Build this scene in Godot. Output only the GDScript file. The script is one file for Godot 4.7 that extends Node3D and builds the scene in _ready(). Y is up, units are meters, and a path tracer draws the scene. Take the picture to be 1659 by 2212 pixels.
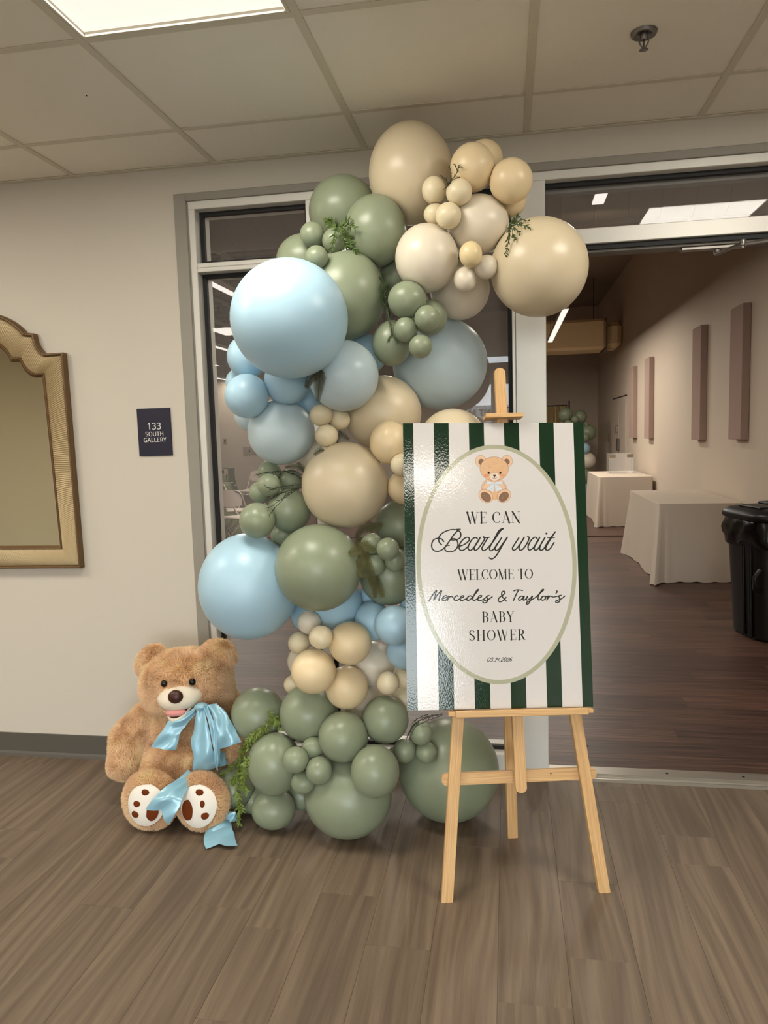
extends Node3D

const FRONT_Y := 2.5            # height of the lobby's hung ceiling
const TILE := 0.6096
const GRID_X := -1.747
const GRID_Z := 0.338

var mats := {}
var taken := {}
var rng := RandomNumberGenerator.new()
var latex: Array = []


# ------------------------------------------------------------------ mesh builder
class Shape:
	var v := PackedVector3Array()
	var n := PackedVector3Array()
	var t := PackedVector2Array()
	var c := PackedColorArray()
	var i := PackedInt32Array()
	var uv_off := Vector2.ZERO

	func face(p: Array, outward: Vector3, long := 0) -> void:
		var nn: Vector3 = (p[1] - p[0]).cross(p[2] - p[0])
		if nn.length() < 1e-14:
			return
		nn = nn.normalized()
		var q := p.duplicate()
		if nn.dot(outward) < 0.0:
			nn = -nn
			q.reverse()
		var at := v.size()
		for k in q:
			v.append(k)
			n.append(nn)
			t.append(Vector2(k[long], k[(long + 1) % 3] + k[(long + 2) % 3]) + uv_off)
		for k in range(1, q.size() - 1):
			i.append_array(PackedInt32Array([at, at + k + 1, at + k]))

	func box(mid: Vector3, size: Vector3, bevel := 0.0, long := 0, turn := Basis()) -> Shape:
		var h := size / 2.0
		var b := minf(bevel, minf(h.x, minf(h.y, h.z)) * 0.9)
		var at := func(s: Vector3, k: int) -> Vector3:
			var q := Vector3(s.x * (h.x - b), s.y * (h.y - b), s.z * (h.z - b))
			q[k] = s[k] * h[k]
			return q
		var faces := []
		for k in 3:
			var a := (k + 1) % 3
			var e := (k + 2) % 3
			for s in [-1.0, 1.0]:
				var p := []
				for w in [[-1.0, -1.0], [1.0, -1.0], [1.0, 1.0], [-1.0, 1.0]]:
					var g := Vector3.ZERO
					g[k] = s
					g[a] = w[0]
					g[e] = w[1]
					p.append(at.call(g, k))
				var o := Vector3.ZERO
				o[k] = s
				faces.append([p, o])
		if b > 0.0:
			for k in 3:
				var a := (k + 1) % 3
				var e := (k + 2) % 3
				for s in [-1.0, 1.0]:
					for r in [-1.0, 1.0]:
						var g1 := Vector3.ZERO
						g1[a] = s
						g1[e] = r
						var g2 := g1
						g1[k] = -1.0
						g2[k] = 1.0
						faces.append([[at.call(g1, a), at.call(g2, a), at.call(g2, e), at.call(g1, e)], Vector3.ZERO + g1 + g2])
			for sx in [-1.0, 1.0]:
				for sy in [-1.0, 1.0]:
					for sz in [-1.0, 1.0]:
						var g := Vector3(sx, sy, sz)
						faces.append([[at.call(g, 0), at.call(g, 1), at.call(g, 2)], g])
		var first := v.size()
		for f in faces:
			face(f[0], f[1], long)
		for k in range(first, v.size()):
			v[k] = turn * v[k] + mid
			n[k] = turn * n[k]
		return self

	# a grid of points with smooth normals; turned over if flip
	func grid(rows: Array, wrap := false, flip := false, uv := Vector2.ONE) -> Shape:
		var first := v.size()
		var h := rows.size()
		var w: int = rows[0].size()
		var acc := PackedVector3Array()
		acc.resize(h * w)
		for y in h:
			var row: PackedVector3Array = rows[y]
			v.append_array(row)
			for x in w:
				t.append(Vector2(uv.x * x / (w - 1.0), uv.y * y / (h - 1.0)) + uv_off)
		for y in h - 1:
			for x in w - 1:
				var a := y * w + x
				var b := a + 1
				var d := a + w
				var e := d + 1
				var pa := v[first + a]
				var fn := (v[first + e] - pa).cross(v[first + d] - v[first + b])
				if flip:
					fn = -fn
				acc[a] += fn
				acc[b] += fn
				acc[d] += fn
				acc[e] += fn
				if flip:
					i.append_array(PackedInt32Array([first + a, first + b, first + e, first + a, first + e, first + d]))
				else:
					i.append_array(PackedInt32Array([first + a, first + e, first + b, first + a, first + d, first + e]))
		for y in h:
			if wrap:
				var s := acc[y * w] + acc[y * w + w - 1]
				acc[y * w] = s
				acc[y * w + w - 1] = s
			for x in w:
				n.append(acc[y * w + x].normalized() if acc[y * w + x].length() > 1e-16 else Vector3.UP)
		return self

	func tube(path: Array, radii: Variant, sides := 8, caps := true) -> Shape:
		var rows := []
		var up := Vector3.UP
		var count := path.size()
		for k in count:
			var p: Vector3 = path[k]
			var dir: Vector3 = (path[mini(k + 1, count - 1)] - path[maxi(k - 1, 0)]).normalized()
			if k == 0:
				up = Vector3.UP if absf(dir.y) < 0.9 else Vector3.RIGHT
			var side := dir.cross(up).normalized()
			up = side.cross(dir).normalized()
			var r: float = radii if radii is float else radii[k]
			var row := PackedVector3Array()
			for s in sides + 1:
				var a := TAU * s / sides
				row.append(p + side * cos(a) * r + up * sin(a) * r)
			rows.append(row)
		grid(rows, true, true)
		if caps:
			for e in [0, count - 1]:
				var q := []
				for s in sides:
					q.append(rows[e][s])
				face(q, path[e] - path[1 if e == 0 else count - 2])
		return self

	# profile: radius and height, from bottom to top, round the y axis
	func lathe(profile: Array, sides := 24, mid := Vector3.ZERO, turn := Basis()) -> Shape:
		var run := []
		var runs := []
		for k in profile.size():
			run.append(profile[k])
			if k > 0 and k < profile.size() - 1:
				var d1: Vector2 = (profile[k] - profile[k - 1]).normalized()
				var d2: Vector2 = (profile[k + 1] - profile[k]).normalized()
				if d1.dot(d2) < 0.72:
					runs.append(run)
					run = [profile[k]]
		runs.append(run)
		for r in runs:
			var rows := []
			for q in r:
				var row := PackedVector3Array()
				for s in sides + 1:
					var a := TAU * s / sides
					row.append(turn * Vector3(q.x * cos(a), q.y, q.x * sin(a)) + mid)
				rows.append(row)
			grid(rows, true, true)
		return self

	# a flat outline (x, y) pushed out along z from z0 to z1
	func prism(outline: PackedVector2Array, z0: float, z1: float, turn := Basis(), mid := Vector3.ZERO, long := 0) -> Shape:
		var first := v.size()
		var tri := Geometry2D.triangulate_polygon(outline)
		for k in range(0, tri.size(), 3):
			for z in [[z0, -1.0], [z1, 1.0]]:
				face([Vector3(outline[tri[k]].x, outline[tri[k]].y, z[0]), Vector3(outline[tri[k + 1]].x, outline[tri[k + 1]].y, z[0]), Vector3(outline[tri[k + 2]].x, outline[tri[k + 2]].y, z[0])], Vector3(0, 0, z[1] * signf(z1 - z0)), long)
		var way := -1.0 if Geometry2D.is_polygon_clockwise(outline) else 1.0
		for k in outline.size():
			var a := outline[k]
			var b := outline[(k + 1) % outline.size()]
			var d := b - a
			face([Vector3(a.x, a.y, z0), Vector3(b.x, b.y, z0), Vector3(b.x, b.y, z1), Vector3(a.x, a.y, z1)], Vector3(d.y, -d.x, 0) * way, long)
		for k in range(first, v.size()):
			v[k] = turn * v[k] + mid
			n[k] = turn * n[k]
		if turn.determinant() < 0.0:
			for k in range(0, i.size(), 3):
				if i[k] >= first:
					var w := i[k + 1]
					i[k + 1] = i[k + 2]
					i[k + 2] = w
		return self

	func ball(mid: Vector3, r: Vector3, turn := Basis(), sides := 20, rings := 12) -> Shape:
		var rows := []
		for y in rings + 1:
			var e := PI * y / rings
			var row := PackedVector3Array()
			for x in sides + 1:
				var a := TAU * x / sides
				row.append(turn * (Vector3(sin(e) * cos(a), cos(e), sin(e) * sin(a)) * r) + mid)
			rows.append(row)
		return grid(rows, true, false)

	func mesh() -> ArrayMesh:
		var a := []
		a.resize(Mesh.ARRAY_MAX)
		a[Mesh.ARRAY_VERTEX] = v
		a[Mesh.ARRAY_NORMAL] = n
		a[Mesh.ARRAY_TEX_UV] = t
		if c.size() == v.size() and c.size() > 0:
			a[Mesh.ARRAY_COLOR] = c
		a[Mesh.ARRAY_INDEX] = i
		var m := ArrayMesh.new()
		m.add_surface_from_arrays(Mesh.PRIMITIVE_TRIANGLES, a)
		return m


# ------------------------------------------------------------------ naming
func numbered(called: String) -> String:
	if not taken.has(called):
		taken[called] = 0
		return called
	taken[called] += 1
	return "%s_%03d" % [called, taken[called]]


func part(called: String, shape: Variant, m: Material, parent: Node3D, at := Vector3.ZERO) -> MeshInstance3D:
	var o := MeshInstance3D.new()
	o.name = called
	o.mesh = shape.mesh() if shape is Shape else shape
	o.material_override = m
	o.position = at
	parent.add_child(o, true)
	return o


func thing(called: String, label: String, category: String, at := Vector3.ZERO, group := "") -> Node3D:
	var o := Node3D.new()
	o.name = numbered(called)
	o.position = at
	add_child(o)
	return tag(o, label, category, group)


func single(called: String, shape: Variant, m: Material, label: String, category: String, group := "", at := Vector3.ZERO) -> MeshInstance3D:
	var o := part(numbered(called), shape, m, self, at)
	tag(o, label, category, group)
	return o


func tag(o: Node3D, label: String, category: String, group := "") -> Node3D:
	o.set_meta("label", label)
	o.set_meta("category", category)
	if group:
		o.set_meta("group", group)
	return o


func setting(called: String, label: String, category := "") -> Node3D:
	var o := Node3D.new()
	o.name = numbered(called)
	add_child(o)
	o.set_meta("kind", "structure")
	o.set_meta("label", label)
	o.set_meta("category", category if category else called.get_slice("_", 0))
	return o


func slab(called: String, lo: Vector3, hi: Vector3, m: Material, label: String) -> MeshInstance3D:
	var o := part(numbered(called), Shape.new().box((lo + hi) / 2.0, hi - lo), m, self)
	o.set_meta("kind", "structure")
	o.set_meta("label", label)
	o.set_meta("category", called.get_slice("_", 0))
	return o


# ------------------------------------------------------------------ materials
func paint(called: String, colour: Color, rough := 0.6, metal := 0.0, spec := 0.5) -> StandardMaterial3D:
	var m := StandardMaterial3D.new()
	m.resource_name = called
	m.albedo_color = colour
	m.roughness = rough
	m.metallic = metal
	m.metallic_specular = spec
	mats[called] = m
	return m


func glow(called: String, colour: Color, energy: float) -> StandardMaterial3D:
	var m := paint(called, Color(0.8, 0.8, 0.8))
	m.emission_enabled = true
	m.emission = colour
	m.emission_energy_multiplier = energy
	return m


func noise(freq: float, seed_: int, octaves := 4) -> FastNoiseLite:
	var f := FastNoiseLite.new()
	f.noise_type = FastNoiseLite.TYPE_SIMPLEX_SMOOTH
	f.frequency = freq
	f.seed = seed_
	f.fractal_octaves = octaves
	return f


func noise_map(freq: float, seed_: int, size := 256, bump := 0.0) -> NoiseTexture2D:
	var x := NoiseTexture2D.new()
	x.width = size
	x.height = size
	x.seamless = true
	x.noise = noise(freq, seed_)
	if bump > 0.0:
		x.as_normal_map = true
		x.bump_strength = bump
	return x


# streaks of grain along x: two tones mixed by stretched noise, with thin dark pores
func grain(w: int, h: int, long: float, cross: float, light: Color, dark: Color, sharp: float, pores: float, seed_: int) -> ImageTexture:
	var a := noise(1.0, seed_, 3)
	var b := noise(1.0, seed_ + 7, 2)
	var d := noise(1.0, seed_ + 13, 2)
	var px := PackedByteArray()
	px.resize(w * h * 3)
	var k := 0
	for y in h:
		for x in w:
			var bend := 1.6 * d.get_noise_2d(x * long * 0.6, y * cross * 0.10)
			var s := a.get_noise_2d(x * long, y * cross + bend)
			var f := b.get_noise_2d(x * long * 2.5, y * cross * 6.0)
			var m := clampf(0.5 + s * sharp + f * 0.30, 0.0, 1.0)
			var p := clampf((f - 0.25) * 3.0, 0.0, 1.0) * pores
			px[k] = int(255.0 * (lerpf(dark.r, light.r, m) * (1.0 - p)))
			px[k + 1] = int(255.0 * (lerpf(dark.g, light.g, m) * (1.0 - p)))
			px[k + 2] = int(255.0 * (lerpf(dark.b, light.b, m) * (1.0 - p)))
			k += 3
	return ImageTexture.create_from_image(Image.create_from_data(w, h, false, Image.FORMAT_RGB8, px))


func wooden(called: String, map: Texture2D, rough: float, tint := Color.WHITE) -> StandardMaterial3D:
	var m := paint(called, tint, rough)
	m.albedo_texture = map
	return m


# ------------------------------------------------------------------ start
func _ready() -> void:
	rng.seed = 11
	# camera: fitted to the ceiling grid, the frame and the floor lines of the photograph
	var cam := Camera3D.new()
	cam.name = "camera"
	cam.position = Vector3(0.0, 1.4066, 2.9376)
	cam.rotation = Vector3(-0.10381, 0.16711, -0.02907)
	cam.fov = 69.27
	cam.near = 0.05
	cam.far = 200.0
	add_child(cam)
	cam.current = true

	# daylight: a pale sky outside the entrance behind the camera
	var sky_stuff := ProceduralSkyMaterial.new()
	sky_stuff.sky_top_color = Color(0.74, 0.80, 0.86)
	sky_stuff.sky_horizon_color = Color(0.93, 0.95, 0.95)
	sky_stuff.ground_horizon_color = Color(0.62, 0.60, 0.56)
	sky_stuff.ground_bottom_color = Color(0.35, 0.34, 0.32)
	sky_stuff.sky_energy_multiplier = SKY_ENERGY
	sky_stuff.ground_energy_multiplier = SKY_ENERGY
	var sky := Sky.new()
	sky.sky_material = sky_stuff
	var env := Environment.new()
	env.background_mode = Environment.BG_SKY
	env.sky = sky
	env.tonemap_mode = Environment.TONE_MAPPER_LINEAR
	env.tonemap_exposure = EXPOSURE
	env.sdfgi_enabled = true
	env.ssao_enabled = true
	env.ssil_enabled = true
	var we := WorldEnvironment.new()
	we.name = "world"
	we.environment = env
	add_child(we)

	make_materials()
	build_lobby()
	build_ceiling()
	build_storefront()
	build_back_room()
	build_outside()
	build_wall_things()
	build_easel()
	build_balloons()
	build_sprigs()
	build_bear()
	build_back_things()

const EXPOSURE := 1.62
const SKY_ENERGY := 2.75
const PANEL_ENERGY := 1.35
const STRIP_ENERGY := 3.0
const PANEL_GLOW := 0.53
const STRIP_GLOW := 0.6
const PANEL_COLOUR := Color(1.0, 0.97, 0.915)
const STRIP_COLOUR := Color(1.0, 0.96, 0.90)


func make_materials() -> void:
	var wall := paint("wall_paint", Color(0.79, 0.76, 0.705), 0.75)
	wall.normal_enabled = true
	wall.normal_texture = noise_map(0.05, 3, 256, 1.0)
	wall.normal_scale = 0.12
	wall.uv1_triplanar = true
	wall.uv1_world_triplanar = true
	wall.uv1_scale = Vector3.ONE * 3.0
	paint("back_wall_paint", Color(0.80, 0.74, 0.67), 0.8)
	var tile := paint("ceiling_tile", Color(0.93, 0.905, 0.855), 0.95, 0.0, 0.2)
	tile.normal_enabled = true
	tile.normal_texture = noise_map(0.12, 5, 256, 2.0)
	tile.normal_scale = 0.2
	tile.uv1_triplanar = true
	tile.uv1_world_triplanar = true
	tile.uv1_scale = Vector3.ONE * 4.0
	paint("ceiling_grid", Color(0.82, 0.79, 0.72), 0.6)
	paint("casing_grey", Color(0.57, 0.55, 0.51), 0.45)
	paint("aluminium", Color(0.86, 0.85, 0.82), 0.42, 0.25)
	paint("threshold_metal", Color(0.72, 0.70, 0.66), 0.35, 0.85)
	paint("gasket", Color(0.02, 0.018, 0.02), 0.6)
	paint("frame_return", Color(0.42, 0.40, 0.37), 0.5, 0.2)
	var pane := paint("window_glass", Color(1, 1, 1, 0.04), 0.0)
	pane.metallic_specular = 0.35
	pane.transparency = BaseMaterial3D.TRANSPARENCY_ALPHA
	paint("baseboard_vinyl", Color(0.33, 0.31, 0.28), 0.55)
	paint("concrete", Color(0.55, 0.54, 0.51), 0.9)
	paint("deck_paint", Color(0.60, 0.54, 0.48), 0.8)
	paint("joist_paint", Color(0.66, 0.62, 0.55), 0.7)
	paint("duct_metal", Color(0.55, 0.49, 0.41), 0.6, 0.2)
	paint("duct_wrap", Color(0.94, 0.85, 0.67), 0.8)
	paint("cloud_panel", Color(0.88, 0.82, 0.68), 0.9)
	paint("acoustic_panel", Color(0.66, 0.57, 0.53), 0.95, 0.0, 0.2)
	paint("white_cloth", Color(0.80, 0.75, 0.69), 0.9, 0.0, 0.2)
	paint("sage_cloth", Color(0.42, 0.44, 0.33), 0.85, 0.0, 0.2)
	paint("black_plastic", Color(0.035, 0.03, 0.035), 0.42)
	paint("black_bag", Color(0.02, 0.018, 0.022), 0.22)
	paint("chair_plastic", Color(0.84, 0.78, 0.74), 0.5)
	paint("chair_frame", Color(0.74, 0.70, 0.65), 0.4, 0.3)
	paint("gold_metal", Color(0.78, 0.58, 0.26), 0.3, 0.8)
	paint("gold_fringe", Color(0.62, 0.52, 0.26), 0.4, 0.5)
	paint("chrome", Color(0.62, 0.60, 0.58), 0.25, 0.9)
	paint("dark_metal", Color(0.10, 0.09, 0.08), 0.4, 0.6)
	paint("brushed_steel", Color(0.50, 0.48, 0.46), 0.38, 0.85)
	paint("sign_navy", Color(0.085, 0.08, 0.17), 0.5)
	paint("sign_white", Color(0.88, 0.87, 0.84), 0.5)
	paint("foam_edge", Color(0.85, 0.84, 0.82), 0.8)
	paint("outlet_plate", Color(0.62, 0.56, 0.50), 0.5)
	paint("door_paint", Color(0.78, 0.72, 0.66), 0.6)
	paint("mirror_glass", Color(0.83, 0.80, 0.69), 0.015, 1.0)
	paint("mirror_ribs", Color(0.70, 0.62, 0.47), 0.42, 0.25)
	paint("mirror_bead", Color(0.42, 0.32, 0.20), 0.38, 0.4)
	glow("panel_glow", PANEL_COLOUR, PANEL_GLOW)
	glow("strip_glow", Color(1.0, 0.97, 0.93), STRIP_GLOW)
	# wood
	var oak := grain(1024, 1024, 0.0016, 0.035, Color(0.485, 0.42, 0.35), Color(0.37, 0.312, 0.256), 0.8, 0.10, 21)
	for k in 4:
		var tint: float = [1.0, 0.975, 1.025, 0.99][k]
		wooden("oak_%d" % k, oak, 0.52, Color(tint, tint, tint))
	var walnut := grain(1024, 1024, 0.0030, 0.09, Color(0.40, 0.28, 0.225), Color(0.20, 0.13, 0.105), 0.9, 0.12, 41)
	for k in 3:
		var tint: float = [1.0, 0.9, 1.1][k]
		wooden("walnut_%d" % k, walnut, 0.42, Color(tint, tint, tint))
	var pine := grain(1024, 256, 0.003, 0.10, Color(0.87, 0.72, 0.51), Color(0.77, 0.60, 0.39), 0.8, 0.05, 61)
	var pm := wooden("pine", pine, 0.5)
	pm.uv1_scale = Vector3(0.9, 7.0, 1.0)
	# balloons
	var tones := {"c": Color(0.86, 0.80, 0.675), "p": Color(0.925, 0.84, 0.675), "k": Color(0.91, 0.855, 0.72), "y": Color(0.91, 0.83, 0.64), "w": Color(0.905, 0.865, 0.785), "g": Color(0.555, 0.595, 0.49), "b": Color(0.69, 0.83, 0.905), "s": Color(0.77, 0.845, 0.87)}
	for k in tones:
		var m := paint("latex_" + k, tones[k], 0.33, 0.0, 0.5)
		m.backlight_enabled = true
		m.backlight = Color(0.45, 0.45, 0.45)
	# greenery and bear
	paint("leaf_green", Color(0.28, 0.37, 0.13), 0.5)
	paint("leaf_bright", Color(0.42, 0.49, 0.19), 0.5)
	paint("leaf_dark", Color(0.20, 0.27, 0.11), 0.5)
	paint("twig_dark", Color(0.13, 0.17, 0.08), 0.6)
	paint("fern_olive", Color(0.33, 0.32, 0.13), 0.6)
	paint("fern_brown", Color(0.22, 0.22, 0.12), 0.6)
	for k in ["leaf_green", "leaf_bright", "leaf_dark", "fern_olive", "fern_brown"]:
		mats[k].backlight_enabled = true
		mats[k].backlight = Color(0.25, 0.3, 0.1)
	paint("plush", Color(0.74, 0.57, 0.40), 0.95, 0.0, 0.1)
	var fur := paint("fur", Color.WHITE, 0.85, 0.0, 0.2)
	fur.vertex_color_use_as_albedo = true
	fur.backlight_enabled = true
	fur.backlight = Color(0.8, 0.8, 0.8)
	paint("muzzle_cloth", Color(0.88, 0.84, 0.76), 0.9, 0.0, 0.2)
	paint("nose_brown", Color(0.24, 0.09, 0.05), 0.45)
	paint("mouth_brown", Color(0.20, 0.09, 0.06), 0.7)
	paint("tongue_pink", Color(0.86, 0.58, 0.56), 0.8)
	paint("eye_black", Color(0.012, 0.01, 0.01), 0.06)
	paint("pad_white", Color(0.90, 0.88, 0.84), 0.9, 0.0, 0.2)
	paint("pad_brown", Color(0.40, 0.19, 0.08), 0.85, 0.0, 0.2)
	paint("seam_dark", Color(0.35, 0.30, 0.26), 0.8)
	var satin := paint("satin_blue", Color(0.55, 0.74, 0.82), 0.32, 0.12, 0.7)
	satin.rim_enabled = true
	satin.rim = 0.4
	var acrylic := paint("acrylic", Color(1, 1, 1, 0.10), 0.05)
	acrylic.transparency = BaseMaterial3D.TRANSPARENCY_ALPHA
	# outside
	paint("asphalt", Color(0.30, 0.30, 0.30), 0.95)
	paint("tree_bark", Color(0.22, 0.17, 0.13), 0.9)
	paint("tree_leaves", Color(0.16, 0.22, 0.10), 0.8)
	paint("banner_white", Color(0.85, 0.85, 0.84), 0.6)
	paint("banner_text", Color(0.12, 0.13, 0.15), 0.6)


# ------------------------------------------------------------------ lobby shell
func build_lobby() -> void:
	var w: Material = mats.wall_paint
	var front := setting("wall_front", "cream painted wall around the glazed storefront, mirror hanging at its left", "wall")
	part("wall_panel", Shape.new().box(Vector3(-3.282, 2.1, -0.065), Vector3(3.937, 4.2, 0.13)), w, front)
	part("wall_panel", Shape.new().box(Vector3(0.0445, 3.295, -0.065), Vector3(2.716, 1.81, 0.13)), w, front)
	part("wall_panel", Shape.new().box(Vector3(2.35, 2.1, -0.065), Vector3(1.895, 4.2, 0.13)), w, front)
	slab("wall_left", Vector3(-5.25, 0, -0.13), Vector3(-5.1, 2.7, 8.15), w, "left lobby wall, out of frame")
	slab("wall_right", Vector3(3.2, 0, 0), Vector3(3.35, 2.7, 8.15), w, "right lobby wall, out of frame")
	# the entrance wall behind the camera, with its glazed opening
	var rear := setting("wall_rear", "entrance wall behind the camera with a wide glazed opening", "wall")
	part("wall_panel", Shape.new().box(Vector3(-3.325, 1.35, 8.07), Vector3(3.55, 2.7, 0.14)), w, rear)
	part("wall_panel", Shape.new().box(Vector3(2.85, 1.35, 8.07), Vector3(0.7, 2.7, 0.14)), w, rear)
	part("wall_panel", Shape.new().box(Vector3(0.475, 2.6, 8.07), Vector3(4.05, 0.2, 0.14)), w, rear)
	part("wall_panel", Shape.new().box(Vector3(0.475, 2.25, 8.07), Vector3(4.05, 0.3, 0.14)), w, rear)
	var entry := setting("window_2", "glazed entrance behind the camera, grey metal frame", "window")
	for x in [-1.52, -0.2, 1.1, 2.47]:
		part("mullion", Shape.new().box(Vector3(x, 1.05, 8.07), Vector3(0.06, 2.1, 0.1), 0.004), mats.aluminium, entry)
	part("rail", Shape.new().box(Vector3(0.475, 0.05, 8.07), Vector3(3.93, 0.1, 0.09), 0.004), mats.aluminium, entry)
	for k in 3:
		part("pane", Shape.new().box(Vector3(-0.86 + k * 1.31, 1.1, 8.07), Vector3(1.25, 2.0, 0.006)), mats.window_glass, entry)
	part("pane", Shape.new().box(Vector3(0.475, 2.45, 8.07), Vector3(4.05, 0.1, 0.006)), mats.window_glass, entry)
	slab("roof", Vector3(-5.25, 2.66, -0.0), Vector3(3.35, 2.75, 8.15), mats.concrete, "slab above the lobby's hung ceiling")
	# baseboard left of the frame
	var bb := setting("baseboard_front", "dark grey vinyl baseboard along the cream wall", "baseboard")
	part("board", Shape.new().box(Vector3(-3.208, 0.062, 0.003), Vector3(3.78, 0.086, 0.006), 0.001), mats.baseboard_vinyl, bb)
	part("toe", Shape.new().prism(PackedVector2Array([Vector2(0, 0), Vector2(0.016, 0), Vector2(0.012, 0.012), Vector2(0.006, 0.02), Vector2(0, 0.02)]), -3.78, 0.0, Basis(Vector3(0, 0, 1), Vector3(0, 1, 0), Vector3(-1, 0, 0)), Vector3(-5.098, 0, 0)), mats.baseboard_vinyl, bb)
	# floor planks, laid towards the storefront
	var fl := setting("floor", "grey brown wood plank floor of the lobby, planks running to the storefront", "floor")
	var meshes := []
	for k in 10:
		var s := Shape.new()
		s.uv_off = Vector2(rng.randf_range(0.0, 2.0), rng.randf_range(0.0, 2.0))
		s.box(Vector3(0, -0.006, 0), Vector3(1.2181, 0.012, 0.1817), 0.0006, 0)
		for q in s.t.size():
			s.t[q] = s.t[q] * Vector2(0.5, 0.7)
		meshes.append(s.mesh())
	var col := 0
	for cx in range(-18, 17):
		var shift := fposmod(cx * 0.4371 + 0.13 * (cx % 3), 1.0) * 1.2185
		for r in range(-1, 4):
			var z0 := shift + r * 1.2185
			var lo := maxf(z0, 0.002)
			var hi := minf(z0 + 1.2175, 4.26)
			if hi - lo < 0.05:
				continue
			var m: Mesh = meshes[rng.randi() % 10]
			if hi - lo < 1.21:
				var s := Shape.new()
				s.uv_off = Vector2(rng.randf_range(0.0, 2.0), rng.randf_range(0.0, 2.0))
				s.box(Vector3(0, -0.006, 0), Vector3(hi - lo, 0.012, 0.1817), 0.0006, 0)
				for q in s.t.size():
					s.t[q] = s.t[q] * Vector2(0.5, 0.7)
				m = s.mesh()
			var o := part("plank", m, mats["oak_%d" % (rng.randi() % 4)], fl, Vector3(cx * 0.182 + 0.05, 0.0, (lo + hi) / 2.0))
			o.rotation.y = PI / 2.0
			col += 1
	var rest := part("plank_field", Shape.new().box(Vector3(-0.95, -0.0075, 6.2), Vector3(8.3, 0.012, 3.87), 0.0, 2).box(Vector3(-4.20, -0.0075, 2.13), Vector3(1.8, 0.012, 4.26), 0.0, 2), mats.oak_0, fl)
	rest.set_meta("kind", "stuff")
	part("subfloor", Shape.new().box(Vector3(-0.95, -0.064, 4.0), Vector3(8.4, 0.1, 8.3)), mats.concrete, fl)


# ------------------------------------------------------------------ hung ceiling, its lights and the sprinkler
func lit(ix: int, iz: int) -> bool:
	return (iz == 1 or iz == 6 or iz == 11) and ((ix == -5 and iz != 6) or ix == -2 or ix == 1 or ix == 4)


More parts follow.
